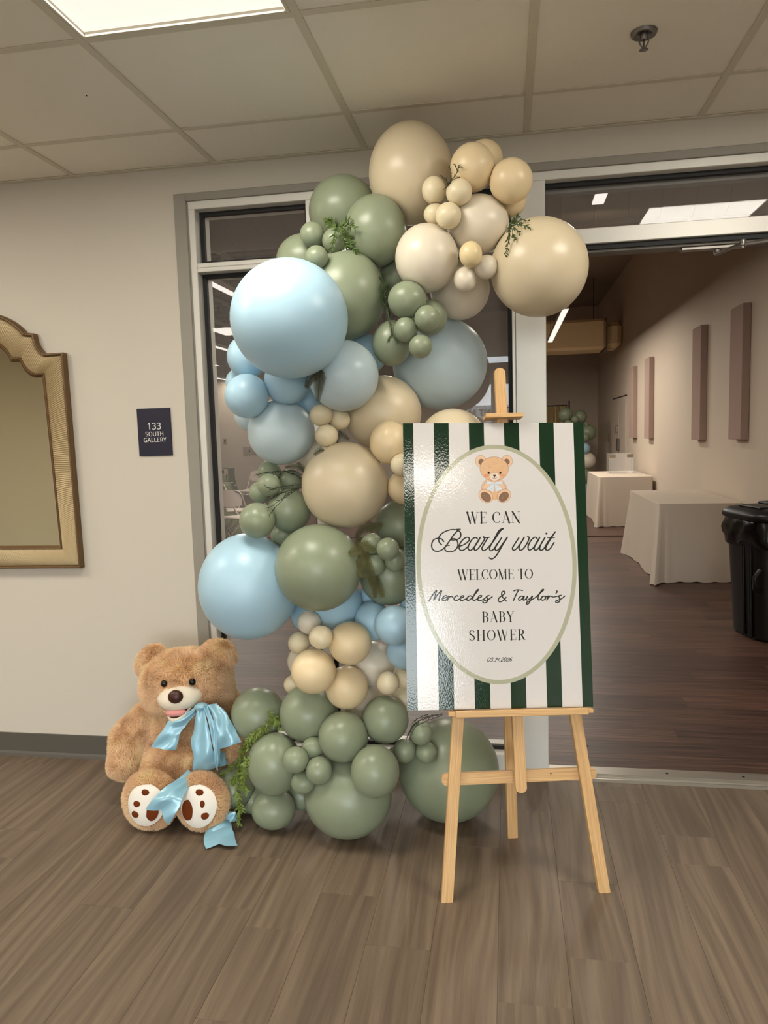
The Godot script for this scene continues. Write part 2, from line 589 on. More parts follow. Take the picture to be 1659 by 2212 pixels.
func build_ceiling() -> void:
	var ce := setting("ceiling", "hung ceiling of pale square tiles in a painted metal grid", "ceiling")
	var x0 := -5.1
	var x1 := 3.2
	var tile := Shape.new().box(Vector3(0, 0.008, 0), Vector3(TILE - 0.004, 0.016, TILE - 0.004), 0.0).mesh()
	for ix in range(-6, 9):
		var xa := maxf(GRID_X + ix * TILE, x0)
		var xb := minf(GRID_X + (ix + 1) * TILE, x1)
		if xb - xa < 0.04:
			continue
		for iz in range(-1, 13):
			var za := maxf(GRID_Z + iz * TILE, 0.0)
			var zb := minf(GRID_Z + (iz + 1) * TILE, 8.0)
			if zb - za < 0.04 or lit(ix, iz):
				continue
			if xb - xa > TILE - 0.01 and zb - za > TILE - 0.01:
				part("tile", tile, mats.ceiling_tile, ce, Vector3((xa + xb) / 2.0, FRONT_Y + 0.002, (za + zb) / 2.0))
			else:
				part("tile", Shape.new().box(Vector3(0, 0.008, 0), Vector3(xb - xa - 0.004, 0.016, zb - za - 0.004)), mats.ceiling_tile, ce, Vector3((xa + xb) / 2.0, FRONT_Y + 0.002, (za + zb) / 2.0))
	for ix in range(-5, 9):
		var x := GRID_X + ix * TILE
		if x > x0 and x < x1:
			part("main_tee", Shape.new().box(Vector3(x, FRONT_Y, 4.01), Vector3(0.024, 0.003, 7.98), 0.0008), mats.ceiling_grid, ce)
	for iz in range(0, 13):
		var z := GRID_Z + iz * TILE
		if z < 8.0:
			part("cross_tee", Shape.new().box(Vector3((x0 + x1) / 2.0, FRONT_Y + 0.0004, z), Vector3(x1 - x0, 0.003, 0.024), 0.0008), mats.ceiling_grid, ce)
	part("wall_angle", Shape.new().box(Vector3((x0 + x1) / 2.0, FRONT_Y - 0.0008, 0.0115), Vector3(x1 - x0, 0.003, 0.022), 0.0008), mats.ceiling_grid, ce)
	# a small dark fleck on one tile
	part("fleck", Shape.new().lathe([Vector2(0.0, -0.001), Vector2(0.0022, -0.001), Vector2(0.0022, 0.001)], 8), mats.dark_metal, ce, Vector3(-1.302, FRONT_Y + 0.001, 0.649))
	for iz in [1, 6, 11]:
		for ix in [-5, -2, 1, 4]:
			if not lit(ix, iz):
				continue
			var mid := Vector3(GRID_X + (ix + 0.5) * TILE, FRONT_Y, GRID_Z + (iz + 0.5) * TILE)
			var words: String = {-5: "left of the mirror", -2: "above the mirror", 1: "cut off by the top of the photo", 4: "in front of the doorway"}[ix]
			if iz == 1:
				words = "square glowing ceiling panel nearest the storefront, " + words
			else:
				words = "square glowing ceiling panel behind the camera, %s row, %s" % ["middle" if iz == 6 else "last", {-5: "leftmost", -2: "second from the left", 1: "second from the right", 4: "rightmost"}[ix]]
			var t := thing("ceiling_light", words, "ceiling light", mid, "square ceiling panels of the lobby")
			var half := TILE / 2.0 - 0.012
			var rim := Shape.new()
			for s in [-1.0, 1.0]:
				rim.box(Vector3(s * (half - 0.006), 0.006, 0), Vector3(0.012, 0.016, half * 2.0), 0.002)
				rim.box(Vector3(0, 0.006, s * (half - 0.006)), Vector3(half * 2.0 - 0.024, 0.016, 0.012), 0.002)
			part("frame", rim, mats.ceiling_grid, t)
			part("diffuser", Shape.new().box(Vector3(0, 0.012, 0), Vector3(half * 2.0 - 0.02, 0.006, half * 2.0 - 0.02)), mats.panel_glow, t)
			part("housing", Shape.new().box(Vector3(0, 0.05, 0), Vector3(half * 2.0, 0.06, half * 2.0)), mats.ceiling_grid, t)
			var a := AreaLight3D.new()
			a.name = "panel_lamp"
			a.area_size = Vector2(half * 2.0 - 0.03, half * 2.0 - 0.03)
			a.light_color = PANEL_COLOUR
			a.light_energy = PANEL_ENERGY
			a.area_range = 14.0
			a.shadow_enabled = true
			a.position = Vector3(0, 0.002, 0)
			a.rotation.x = -PI / 2.0
			t.add_child(a, true)
	# sprinkler
	var sp := thing("fire_sprinkler", "small metal fire sprinkler hanging from a ceiling tile at the upper right", "sprinkler", Vector3(0.388, FRONT_Y, 0.65))
	part("escutcheon", Shape.new().lathe([Vector2(0.016, 0.003), Vector2(0.020, -0.004), Vector2(0.024, -0.006), Vector2(0.030, -0.008), Vector2(0.033, -0.0075), Vector2(0.0355, -0.003), Vector2(0.036, 0.002)], 40), mats.brushed_steel, sp)
	part("cup", Shape.new().lathe([Vector2(0.0, 0.0), Vector2(0.010, 0.0), Vector2(0.015, -0.001), Vector2(0.016, 0.004)], 24), mats.dark_metal, sp)
	part("fitting", Shape.new().lathe([Vector2(0.0, -0.018), Vector2(0.006, -0.018), Vector2(0.009, -0.012), Vector2(0.010, -0.004), Vector2(0.010, 0.0)], 20), mats.brushed_steel, sp)
	for s in [-1.0, 1.0]:
		var arm := []
		for k in 9:
			var f := k / 8.0
			arm.append(Vector3(s * 0.0105 * (1.0 - f * f * f) + s * 0.003 * sin(f * PI), -0.008 - 0.034 * f, 0))
		part("yoke_arm", Shape.new().tube(arm, 0.0022, 8), mats.brushed_steel, sp)
	part("glass_bulb", Shape.new().tube([Vector3(0, -0.017, 0), Vector3(0, -0.038, 0)], 0.0014, 8), mats.dark_metal, sp)
	var teeth := PackedVector2Array()
	for k in 48:
		var r := 0.0125 if k % 4 < 2 else 0.0085
		teeth.append(Vector2(cos(TAU * k / 48.0), sin(TAU * k / 48.0)) * r)
	part("deflector", Shape.new().prism(teeth, -0.0008, 0.0008, Basis(Vector3.RIGHT, PI / 2.0), Vector3(0, -0.045, 0)), mats.brushed_steel, sp)
	part("hub", Shape.new().lathe([Vector2(0.0, -0.049), Vector2(0.003, -0.048), Vector2(0.0045, -0.044), Vector2(0.004, -0.038), Vector2(0.0, -0.036)], 12), mats.brushed_steel, sp)


# ------------------------------------------------------------------ the glazed front between lobby and hall
func bar(parent: Node3D, called: String, lo: Vector3, hi: Vector3, m: Material, bevel := 0.002) -> void:
	part(called, Shape.new().box((lo + hi) / 2.0, hi - lo, bevel), m, parent)


func build_storefront() -> void:
	var al: Material = mats.aluminium
	var cas := setting("trim_1", "grey painted casing around the storefront frame", "trim")
	bar(cas, "jamb_casing", Vector3(-1.315, 0.0, -0.12), Vector3(-1.263, 2.392, 0.018), mats.casing_grey)
	bar(cas, "head_casing", Vector3(-1.263, 2.362, -0.12), Vector3(1.402, 2.392, 0.018), mats.casing_grey)
	bar(cas, "jamb_casing", Vector3(1.35, 0.0, -0.12), Vector3(1.402, 2.362, 0.018), mats.casing_grey)
	bar(cas, "inner_bead", Vector3(-1.268, 0.0, -0.12), Vector3(-1.258, 2.356, 0.010), mats.casing_grey, 0.001)
	var win := setting("window_1", "glazed storefront with aluminium frame, hall with tables seen through it", "window")
	# verticals: left jamb, middle mullion, door post
	bar(win, "jamb", Vector3(-1.262, 0.0, -0.115), Vector3(-1.232, 2.33, 0.008), al)
	bar(win, "mullion", Vector3(-0.772, 0.0, -0.115), Vector3(-0.735, 2.33, 0.008), al)
	bar(win, "head", Vector3(-1.262, 2.33, -0.115), Vector3(1.35, 2.362, 0.008), al)
	bar(win, "transom_bar", Vector3(-1.232, 2.101, -0.115), Vector3(0.022, 2.119, 0.007), al)
	bar(win, "transom_bar", Vector3(-1.232, 2.083, -0.115), Vector3(0.022, 2.1005, 0.0075), al)
	bar(win, "sill", Vector3(-1.232, 0.0, -0.115), Vector3(0.022, 0.10, 0.008), al)
	for span in [[-1.232, -0.772], [-0.735, 0.022]]:
		for tall in [[0.10, 2.083], [2.119, 2.33]]:
			var a: float = span[0]
			var b: float = span[1]
			var lo: float = tall[0]
			var hi: float = tall[1]
			part("pane", Shape.new().box(Vector3((a + b) / 2.0, (lo + hi) / 2.0, -0.062), Vector3(b - a - 0.012, hi - lo - 0.012, 0.008)), mats.window_glass, win)
			for z in [[-0.060, -0.040, 0.016], [-0.112, -0.066, 0.024]]:
				var g := Shape.new()
				var d: float = z[2] if z[0] > -0.1 else 0.012
				g.box(Vector3(a + d / 2.0, (lo + hi) / 2.0, (z[0] + z[1]) / 2.0), Vector3(d, hi - lo, z[1] - z[0]))
				g.box(Vector3(b - d / 2.0, (lo + hi) / 2.0, (z[0] + z[1]) / 2.0), Vector3(d, hi - lo, z[1] - z[0]))
				g.box(Vector3((a + b) / 2.0, lo + d / 2.0, (z[0] + z[1]) / 2.0), Vector3(b - a - d * 2.0, d, z[1] - z[0]))
				g.box(Vector3((a + b) / 2.0, hi - d / 2.0, (z[0] + z[1]) / 2.0), Vector3(b - a - d * 2.0, d, z[1] - z[0]))
				part("gasket" if z[0] > -0.1 else "glazing_stop", g, mats.gasket if z[0] > -0.1 else al, win)
	# the door opening: post, header, transom light, far jamb, threshold
	var dr := setting("door_1", "open doorway of the storefront with wide white post and metal threshold", "door")
	bar(dr, "post_stop", Vector3(0.022, 0.0, -0.115), Vector3(0.0345, 2.33, 0.005), al)
	bar(dr, "post", Vector3(0.0355, 0.012, -0.115), Vector3(0.149, 2.33, 0.008), al)
	bar(dr, "jamb", Vector3(1.30, 0.012, -0.115), Vector3(1.35, 2.33, 0.008), al)
	bar(dr, "header", Vector3(0.149, 2.090, -0.115), Vector3(1.30, 2.146, 0.008), al)
	bar(dr, "header_stop", Vector3(0.149, 2.062, -0.09), Vector3(1.30, 2.090, -0.02), mats.frame_return)
	bar(dr, "weather_strip", Vector3(0.149, 2.072, -0.02), Vector3(1.30, 2.0895, -0.008), mats.gasket, 0.0)
	bar(dr, "transom_pane", Vector3(0.155, 2.152, -0.066), Vector3(1.294, 2.324, -0.058), mats.window_glass, 0.0)
	bar(dr, "gasket", Vector3(0.149, 2.314, -0.056), Vector3(1.30, 2.33, -0.036), mats.gasket, 0.0)
	bar(dr, "glazing_stop", Vector3(0.149, 2.30, -0.112), Vector3(1.30, 2.33, -0.068), mats.frame_return, 0.0)
	var th := Shape.new()
	th.prism(PackedVector2Array([Vector2(-0.115, 0), Vector2(-0.115, 0.010), Vector2(-0.10, 0.012), Vector2(-0.045, 0.012), Vector2(-0.040, 0.009), Vector2(-0.034, 0.011), Vector2(-0.029, 0.008), Vector2(-0.022, 0.010), Vector2(-0.016, 0.006), Vector2(-0.008, 0.007), Vector2(0.004, 0.0)]), 0.0, 1.151, Basis(Vector3(0, 0, 1), Vector3(0, 1, 0), Vector3(1, 0, 0)), Vector3(0.149, 0, 0))
	part("threshold", th, mats.threshold_metal, dr)
	for x in [0.33, 0.62, 0.91, 1.2]:
		part("screw", Shape.new().lathe([Vector2(0.0055, 0.0122), Vector2(0.005, 0.0135), Vector2(0.0, 0.0138)], 12), mats.dark_metal, dr, Vector3(x, 0, -0.075))
	# door leaf swung out towards the lobby, right of the frame
	var leaf := thing("glass_door", "aluminium framed glass door swung open, out of frame at the right", "door", Vector3(1.30, 0.0, 0.02))
	for y in [[0.01, 0.16], [2.0, 2.055]]:
		bar(leaf, "rail", Vector3(0.0, y[0], 0.0), Vector3(0.045, y[1], 1.10), al)
	for z in [[0.0, 0.06], [1.04, 1.10]]:
		bar(leaf, "stile", Vector3(0.0, 0.16, z[0]), Vector3(0.045, 2.0, z[1]), al)
	bar(leaf, "pane", Vector3(0.019, 0.16, 0.06), Vector3(0.026, 2.0, 1.04), mats.window_glass, 0.0)
	# closer arm under the header
	var cl := thing("door_closer", "steel door closer arm under the door header, reaching out of frame at the right", "door closer", Vector3(0.77, 2.062, -0.045))
	part("shoe", Shape.new().box(Vector3(-0.015, -0.006, 0.0), Vector3(0.225, 0.012, 0.034), 0.002), mats.brushed_steel, cl)
	part("pivot", Shape.new().lathe([Vector2(0.0, -0.026), Vector2(0.010, -0.026), Vector2(0.012, -0.022), Vector2(0.012, -0.013), Vector2(0.0, -0.012)], 20), mats.brushed_steel, cl)
	var fore := Vector3(0.044, 0.0, 0.155)
	part("forearm", Shape.new().box(fore / 2.0 + Vector3(0, -0.029, 0), Vector3(0.020, 0.007, fore.length() + 0.02), 0.002, 2, Basis(Vector3.UP, atan2(fore.x, fore.z))), mats.brushed_steel, cl)
	part("elbow", Shape.new().lathe([Vector2(0.0, -0.048), Vector2(0.006, -0.047), Vector2(0.006, -0.038), Vector2(0.011, -0.037), Vector2(0.011, -0.024), Vector2(0.009, -0.018), Vector2(0.0, -0.017)], 20, fore), mats.brushed_steel, cl)
	part("main_arm", Shape.new().tube([fore + Vector3(0.008, -0.036, 0.003), Vector3(0.30, -0.040, 0.29), Vector3(0.52, -0.044, 0.46)], 0.0085, 12), mats.brushed_steel, cl)
	part("closer_body", Shape.new().box(Vector3(0.515, -0.075, 0.40), Vector3(0.030, 0.055, 0.26), 0.006), mats.brushed_steel, cl)


# ------------------------------------------------------------------ the hall behind the glass: shell and big fittings
func build_back_room() -> void:
	var w: Material = mats.back_wall_paint
	slab("wall_east", Vector3(2.07, 0, -15.2), Vector3(2.2, 4.2, -0.13), w, "long pale wall of the hall with narrow upright panels")
	slab("wall_north", Vector3(-11.0, 0, -15.15), Vector3(2.07, 4.2, -15.0), w, "far end wall of the hall")
	slab("wall_west", Vector3(-11.15, 0, -15.15), Vector3(-11.0, 4.2, -0.0), w, "left wall of the hall, out of sight")
	slab("wall_south", Vector3(-11.0, 0, -0.13), Vector3(-5.25, 4.2, 0.0), w, "front wall of the hall left of the lobby, out of sight")
	var deck := setting("ceiling", "high dark metal deck over the hall with open joists", "ceiling")
	part("deck", Shape.new().box(Vector3(-4.5, 4.26, -7.6), Vector3(13.4, 0.12, 15.4)), mats.deck_paint, deck)
	# ribs of the deck run along x, joists along z with zigzag webs
	var rib := Shape.new().box(Vector3.ZERO, Vector3(10.4, 0.05, 0.10), 0.01).mesh()
	for k in 48:
		part("deck_rib", rib, mats.joist_paint if k % 2 == 0 else mats.deck_paint, deck, Vector3(-5.75, 4.185, -0.45 - k * 0.305))
	for k in 7:
		var x := -1.2 - k * 1.45
		var s := Shape.new()
		s.box(Vector3(0, 0.0, -7.6), Vector3(0.07, 0.05, 14.6))
		s.box(Vector3(0, -0.42, -7.6), Vector3(0.07, 0.05, 14.6))
		for q in 24:
			var z := -0.5 - q * 0.6
			s.tube([Vector3(0, -0.02, z), Vector3(0, -0.42, z - 0.3), Vector3(0, -0.02, z - 0.6)], 0.016, 6, false)
		part("joist", s, mats.joist_paint, deck, Vector3(x, 4.11, 0))
	# planks of the hall floor, laid across
	var fl := setting("floor", "dark reddish brown wood plank floor of the hall, planks running across", "floor")
	var meshes := []
	for k in 8:
		var s := Shape.new()
		s.uv_off = Vector2(rng.randf_range(0.0, 2.0), rng.randf_range(0.0, 2.0))
		s.box(Vector3(0, -0.006, 0), Vector3(1.2181, 0.012, 0.1487), 0.0005, 0)
		for q in s.t.size():
			s.t[q] = s.t[q] * Vector2(0.45, 0.8)
		meshes.append(s.mesh())
	for r in 46:
		for q in 5:
			var x := -3.2 + fposmod(r * 0.37, 1.0) * 1.2185 + q * 1.2185
			var m: Mesh = meshes[rng.randi() % 8]
			if x + 0.609 > 2.069:
				var keep := 2.069 - (x - 0.609)
				if keep < 0.03:
					continue
				var s := Shape.new()
				s.uv_off = Vector2(rng.randf_range(0.0, 2.0), rng.randf_range(0.0, 2.0))
				s.box(Vector3(0, -0.006, 0), Vector3(keep, 0.012, 0.1487), 0.0005, 0)
				for w2 in s.t.size():
					s.t[w2] = s.t[w2] * Vector2(0.45, 0.8)
				m = s.mesh()
				x = 2.069 - keep / 2.0
			part("plank", m, mats["walnut_%d" % (rng.randi() % 3)], fl, Vector3(x, 0.0, -0.19 - r * 0.149))
	var rest := Shape.new()
	rest.box(Vector3(-4.45, -0.0075, -11.05), Vector3(13.0, 0.012, 7.9), 0.0, 0)
	rest.box(Vector3(-7.2, -0.0075, -3.6), Vector3(7.6, 0.012, 7.0), 0.0, 0)
	for q in rest.t.size():
		rest.t[q] = rest.t[q] * Vector2(0.45, 0.8)
	var field := part("plank_field", rest, mats.walnut_0, fl)
	field.set_meta("kind", "stuff")
	part("subfloor", Shape.new().box(Vector3(-4.45, -0.064, -7.6), Vector3(13.1, 0.1, 15.2)), mats.walnut_1, fl)
	# round spiral duct across the front of the hall
	var du := thing("air_duct", "large round spiral air duct seen through the transoms", "duct", Vector3(-4.4, 3.22, -2.55))
	part("duct_shell", Shape.new().tube([Vector3(-6.5, 0, 0), Vector3(6.46, 0, 0)], 0.40, 40), mats.duct_metal, du)
	var seam := []
	for k in 1441:
		var a := TAU * k / 24.0
		seam.append(Vector3(-6.4 + k * 0.2133 / 24.0, cos(a) * 0.402, sin(a) * 0.402))
	part("spiral_seam", Shape.new().tube(seam, 0.004, 4, false), mats.duct_metal, du)
	# wrapped duct run at the far right
	var d2 := thing("air_duct", "yellowish wrapped rectangular duct hanging beyond the doorway", "duct", Vector3(1.32, 3.10, -11.5))
	part("duct_shell", Shape.new().box(Vector3(-0.25, 0, 0), Vector3(1.4, 0.54, 0.8), 0.05), mats.duct_wrap, d2)
	part("flange", Shape.new().box(Vector3(0.46, 0, 0), Vector3(0.02, 0.58, 0.84), 0.006), mats.duct_metal, d2)
	part("elbow_duct", Shape.new().box(Vector3(0.60, -0.02, 0), Vector3(0.26, 0.46, 0.7), 0.08), mats.duct_wrap, d2)
	for x in [-0.45, 0.25]:
		part("hanger", Shape.new().tube([Vector3(x, 0.2, 0.2), Vector3(x, 1.02, 0.2)], 0.006, 6), mats.dark_metal, d2)
	# linear lights in rows
	var rows := [[0.60, 2.87, -1.45, -2.27, "above the doorway transom"], [0.72, 2.87, -6.6, -10.0, "seen past the white door post"], [-2.74, 2.87, -3.2, -5.0, "highest of three seen through the left pane"], [-4.55, 2.87, -7.3, -9.3, "second of three seen through the left pane"], [-6.85, 2.87, -12.6, -14.9, "lowest of three seen through the left pane"], [-1.6, 2.87, -8.0, -11.0, "hidden behind the garland"], [-0.9, 2.87, -3.4, -5.6, "hidden behind the upper garland"]]
	for r in rows:
		var mid := Vector3(r[0], r[1], (r[2] + r[3]) / 2.0)
		var len: float = absf(r[3] - r[2])
		var t := thing("linear_light", "long thin white ceiling light in the hall, " + r[4], "ceiling light", mid, "long thin lights of the hall")
		part("housing", Shape.new().box(Vector3(0, 0.03, 0), Vector3(0.085, 0.05, len), 0.004), mats.aluminium, t)
		part("diffuser", Shape.new().box(Vector3(0, 0.0, 0), Vector3(0.075, 0.012, len - 0.01), 0.003), mats.strip_glow, t)
		for e in [-1.0, 1.0]:
			part("cable", Shape.new().tube([Vector3(0, 0.05, e * (len / 2.0 - 0.15)), Vector3(0, 1.332, e * (len / 2.0 - 0.15))], 0.002, 5), mats.dark_metal, t)
		var a := AreaLight3D.new()
		a.name = "strip_lamp"
		a.area_size = Vector2(0.07, len - 0.03)
		a.light_color = STRIP_COLOUR
		a.light_energy = STRIP_ENERGY * len / 2.0 * (0.35 if r[2] < -12.0 else 1.0)
		a.area_range = 20.0
		a.shadow_enabled = true
		a.position = Vector3(0, -0.008, 0)
		a.rotation.x = -PI / 2.0
		t.add_child(a, true)


# ------------------------------------------------------------------ outside the entrance, seen only in reflections
func build_outside() -> void:
	slab("ground", Vector3(-30, -0.15, 8.16), Vector3(30, -0.03, 60), mats.asphalt, "paved yard outside the entrance, behind the camera")
	for q in [[-11.0, 52.0, 4.6, "leftmost"], [-4.5, 50.0, 5.2, "second from the left"], [2.5, 53.0, 4.4, "third from the left"], [9.0, 51.0, 5.6, "rightmost"]]:
		var t := thing("tree", "dark tree far outside the entrance, %s of four, mirrored in the glass" % q[3], "tree", Vector3(q[0], -0.03, q[1]), "trees outside the entrance")
		var h: float = q[2]
		part("trunk", Shape.new().tube([Vector3.ZERO, Vector3(0.1, h * 0.3, 0), Vector3(0, h * 0.6, 0.1)], [0.22, 0.17, 0.08], 8), mats.tree_bark, t)
		var s := Shape.new()
		for k in 260:
			var d := Vector3(rng.randfn(), rng.randfn(), rng.randfn()) * 0.16 * h
			var b := Basis(Vector3(rng.randfn(), rng.randfn(), rng.randfn()).normalized(), rng.randf() * TAU)
			s.ball(Vector3(0, h * 0.66, 0) + d * Vector3(1, 1.1, 1), Vector3(0.32, 0.06, 0.22), b, 6, 4)
		var crown := part("crown", s, mats.tree_leaves, t)
		crown.set_meta("kind", "stuff")
	var t := thing("banner", "white banner board with dark letters outside the entrance, mirrored in the glass", "banner", Vector3(-0.1, 0.0, 12.5))
	part("board", Shape.new().box(Vector3(0, 1.70, 0), Vector3(3.2, 0.5, 0.05), 0.01), mats.banner_white, t)
	for x in [-1.4, 1.4]:
		part("post", Shape.new().box(Vector3(x, 0.71, 0.05), Vector3(0.08, 1.50, 0.06), 0.008), mats.casing_grey, t)
	var text := Node3D.new()
	text.name = "lettering"
	t.add_child(text)
	text.position = Vector3(-0.41, 1.80, -0.032)
	text.rotation.y = PI
	letters(text, "ENT M", 0.00150, 0.01, Vector3.ZERO, mats.banner_text, 600)


func font(family: String, weight := 400) -> SystemFont:
	var f := SystemFont.new()
	f.font_names = PackedStringArray([family])
	f.font_weight = weight
	return f


# ------------------------------------------------------------------ mirror and room sign on the front wall
func resample(keys: Array, each: int) -> Array:
	var out := []
	for k in keys.size() - 1:
		for q in each:
			out.append(keys[k].lerp(keys[k + 1], float(q) / each))
	out.append(keys[keys.size() - 1])
	return out


func curve(a: Vector2, mid: Vector2, b: Vector2, count: int) -> Array:
	var out := []
	for k in count:
		var f := float(k) / count
		out.append(a.lerp(mid, f).lerp(mid.lerp(b, f), f))
	return out


func build_wall_things() -> void:
	# right half of the outline, from the middle of the bottom to the middle of the top, then mirrored
	var cx := -2.325
	var outer := [[Vector2(0, 0.868), Vector2(0.497, 0.872), 52], [Vector2(0.497, 0.872), Vector2(0.485, 1.788), 96], [Vector2(0.485, 1.788), Vector2(0.400, 1.787), 9]]
	var inner := [[Vector2(0, 0.962), Vector2(0.402, 0.962), 52], [Vector2(0.402, 0.962), Vector2(0.378, 1.698), 96], [Vector2(0.378, 1.698), Vector2(0.345, 1.697), 9]]
	var po := []
	var pi := []
	for k in 3:
		for q in outer[k][2]:
			var f: float = float(q) / outer[k][2]
			po.append(outer[k][0].lerp(outer[k][1], f))
			pi.append(inner[k][0].lerp(inner[k][1], f))
	po.append_array(curve(Vector2(0.400, 1.787), Vector2(0.360, 1.810), Vector2(0.356, 1.873), 11))
	pi.append_array(curve(Vector2(0.345, 1.697), Vector2(0.300, 1.705), Vector2(0.278, 1.765), 11))
	po.append_array(curve(Vector2(0.356, 1.873), Vector2(0.335, 1.875), Vector2(0.313, 1.878), 6))
	pi.append_array(curve(Vector2(0.278, 1.765), Vector2(0.255, 1.768), Vector2(0.235, 1.768), 6))
	po.append_array(curve(Vector2(0.313, 1.878), Vector2(0.235, 1.985), Vector2(0.0, 1.99), 36))
	pi.append_array(curve(Vector2(0.235, 1.768), Vector2(0.190, 1.875), Vector2(0.0, 1.88), 36))
	po.append(Vector2(0, 1.99))
	pi.append(Vector2(0, 1.88))
	var half := po.size()
	for k in range(half - 2, 0, -1):
		po.append(Vector2(-po[k].x, po[k].y))
		pi.append(Vector2(-pi[k].x, pi[k].y))
	var t := thing("wall_mirror", "large wall mirror with ribbed pale gold frame and scalloped arched top", "mirror", Vector3(cx, 0.0, 0.003))
	var n := po.size()
	# ribs: the band rises and falls along the outline, four steps to a rib
	var rows := []
	var cross := [0.10, 0.14, 0.35, 0.6, 0.86, 0.90]
	var rise := [0.014, 0.024, 0.030, 0.031, 0.026, 0.016]
	for c in cross.size():
		var row := PackedVector3Array()
		for k in n + 1:
			var a: Vector2 = po[k % n]
			var b: Vector2 = pi[k % n]
			var a2: Vector2 = po[(k + 1) % n]
			var b2: Vector2 = pi[(k + 1) % n]
			for q in 4:
				var p := a.lerp(a2, q / 4.0).lerp(b.lerp(b2, q / 4.0), cross[c])
				var lift: float = [0.0, -0.0030, -0.0055, -0.0030][q] if c > 0 and c < 5 else 0.0
				row.append(Vector3(p.x, p.y, rise[c] + lift))
				if k == n:
					break
		rows.append(row)
	var s := Shape.new()
	s.grid(rows, true, false)
	part("ribbed_band", s, mats.mirror_ribs, t)
	for q in [["outer_bead", [[-0.02, 0.0], [-0.02, 0.026], [0.02, 0.033], [0.07, 0.032], [0.10, 0.024], [0.115, 0.010]]], ["inner_bead", [[0.885, 0.010], [0.90, 0.022], [0.94, 0.024], [0.965, 0.016], [1.03, 0.016], [1.06, 0.008]]]]:
		var beads := []
		for c in q[1]:
			var row := PackedVector3Array()
			for k in n + 1:
				var p: Vector2 = po[k % n].lerp(pi[k % n], c[0])
				row.append(Vector3(p.x, p.y, c[1]))
			beads.append(row)
		part(q[0], Shape.new().grid(beads, true, false), mats.mirror_bead, t)
	var edge := PackedVector2Array()
	for k in n:
		edge.append(pi[k])
	part("glass", Shape.new().prism(edge, 0.004, 0.0085), mats.mirror_glass, t)
	# room sign
	var rs := thing("room_sign", "dark navy room number plate reading 133 South Gallery, on the cream wall", "sign", Vector3(-1.4615, 1.4455, 0.0))
	part("plate", Shape.new().box(Vector3(0, 0, 0.004), Vector3(0.150, 0.199, 0.006), 0.0015), mats.sign_navy, rs)
	for q in [["133", 0.0245, 0.000305], ["SOUTH", -0.0075, 0.000205], ["GALLERY", -0.0325, 0.000205]]:
		letters(rs, q[0], q[2], 0.0008, Vector3(0.0, q[1], 0.0074), mats.sign_white, 500)


# raised letters, each a piece of its own, centred on a point
func letters(parent: Node3D, text: String, scale_: float, depth: float, at: Vector3, m: Material, weight: int) -> void:
	var f := font("Droid Sans", weight)
	var total := 0.0
	for ch in text:
		total += f.get_string_size(ch, HORIZONTAL_ALIGNMENT_LEFT, -1, 128).x
	var x := -total / 2.0
	for ch in text:
		var w := f.get_string_size(ch, HORIZONTAL_ALIGNMENT_LEFT, -1, 128).x
		if ch != " ":
			var t := TextMesh.new()
			t.text = ch
			t.font = f
			t.font_size = 128
			t.pixel_size = scale_
			t.depth = depth
			part("letter", t, m, parent, at + Vector3((x + w / 2.0) * scale_, 0, 0))
		x += w


# ------------------------------------------------------------------ the printed board: drawn into one picture, flat print only
var art_w := 1024
var art_h := 1579
var art := PackedByteArray()


func dab(x: int, y: int, col: Color, a: float) -> void:
	if x < 0 or y < 0 or x >= art_w or y >= art_h or a <= 0.0:
		return
	var k := (y * art_w + x) * 3
	art[k] = int(lerpf(art[k], col.r * 255.0, a))
	art[k + 1] = int(lerpf(art[k + 1], col.g * 255.0, a))
	art[k + 2] = int(lerpf(art[k + 2], col.b * 255.0, a))


func line(a: Vector2, b: Vector2, wa: float, wb: float, col: Color) -> void:
	var m := maxf(wa, wb) / 2.0 + 1.5
	var lo := Vector2(minf(a.x, b.x) - m, minf(a.y, b.y) - m)
	var hi := Vector2(maxf(a.x, b.x) + m, maxf(a.y, b.y) + m)
	var d := b - a
	var ll := maxf(d.length_squared(), 1e-6)
	for y in range(int(lo.y), int(hi.y) + 1):
		for x in range(int(lo.x), int(hi.x) + 1):
			var p := Vector2(x + 0.5, y + 0.5)
			var f := clampf((p - a).dot(d) / ll, 0.0, 1.0)
			dab(x, y, col, clampf(lerpf(wa, wb, f) / 2.0 - (a + d * f).distance_to(p) + 0.5, 0.0, 1.0))


func oval(mid: Vector2, r: Vector2, turn: float, col: Color, strength := 1.0) -> void:
	var m := maxf(r.x, r.y) + 2.0
	for y in range(int(mid.y - m), int(mid.y + m) + 1):
		for x in range(int(mid.x - m), int(mid.x + m) + 1):
			var p := (Vector2(x + 0.5, y + 0.5) - mid).rotated(-turn)
			var q := Vector2(p.x / r.x, p.y / r.y)
			var l := q.length()
			var g := Vector2(p.x / (r.x * r.x), p.y / (r.y * r.y)).length()
			var dist := l * (l - 1.0) / maxf(g, 1e-6)
			dab(x, y, col, clampf(0.5 - dist, 0.0, 1.0) * strength)


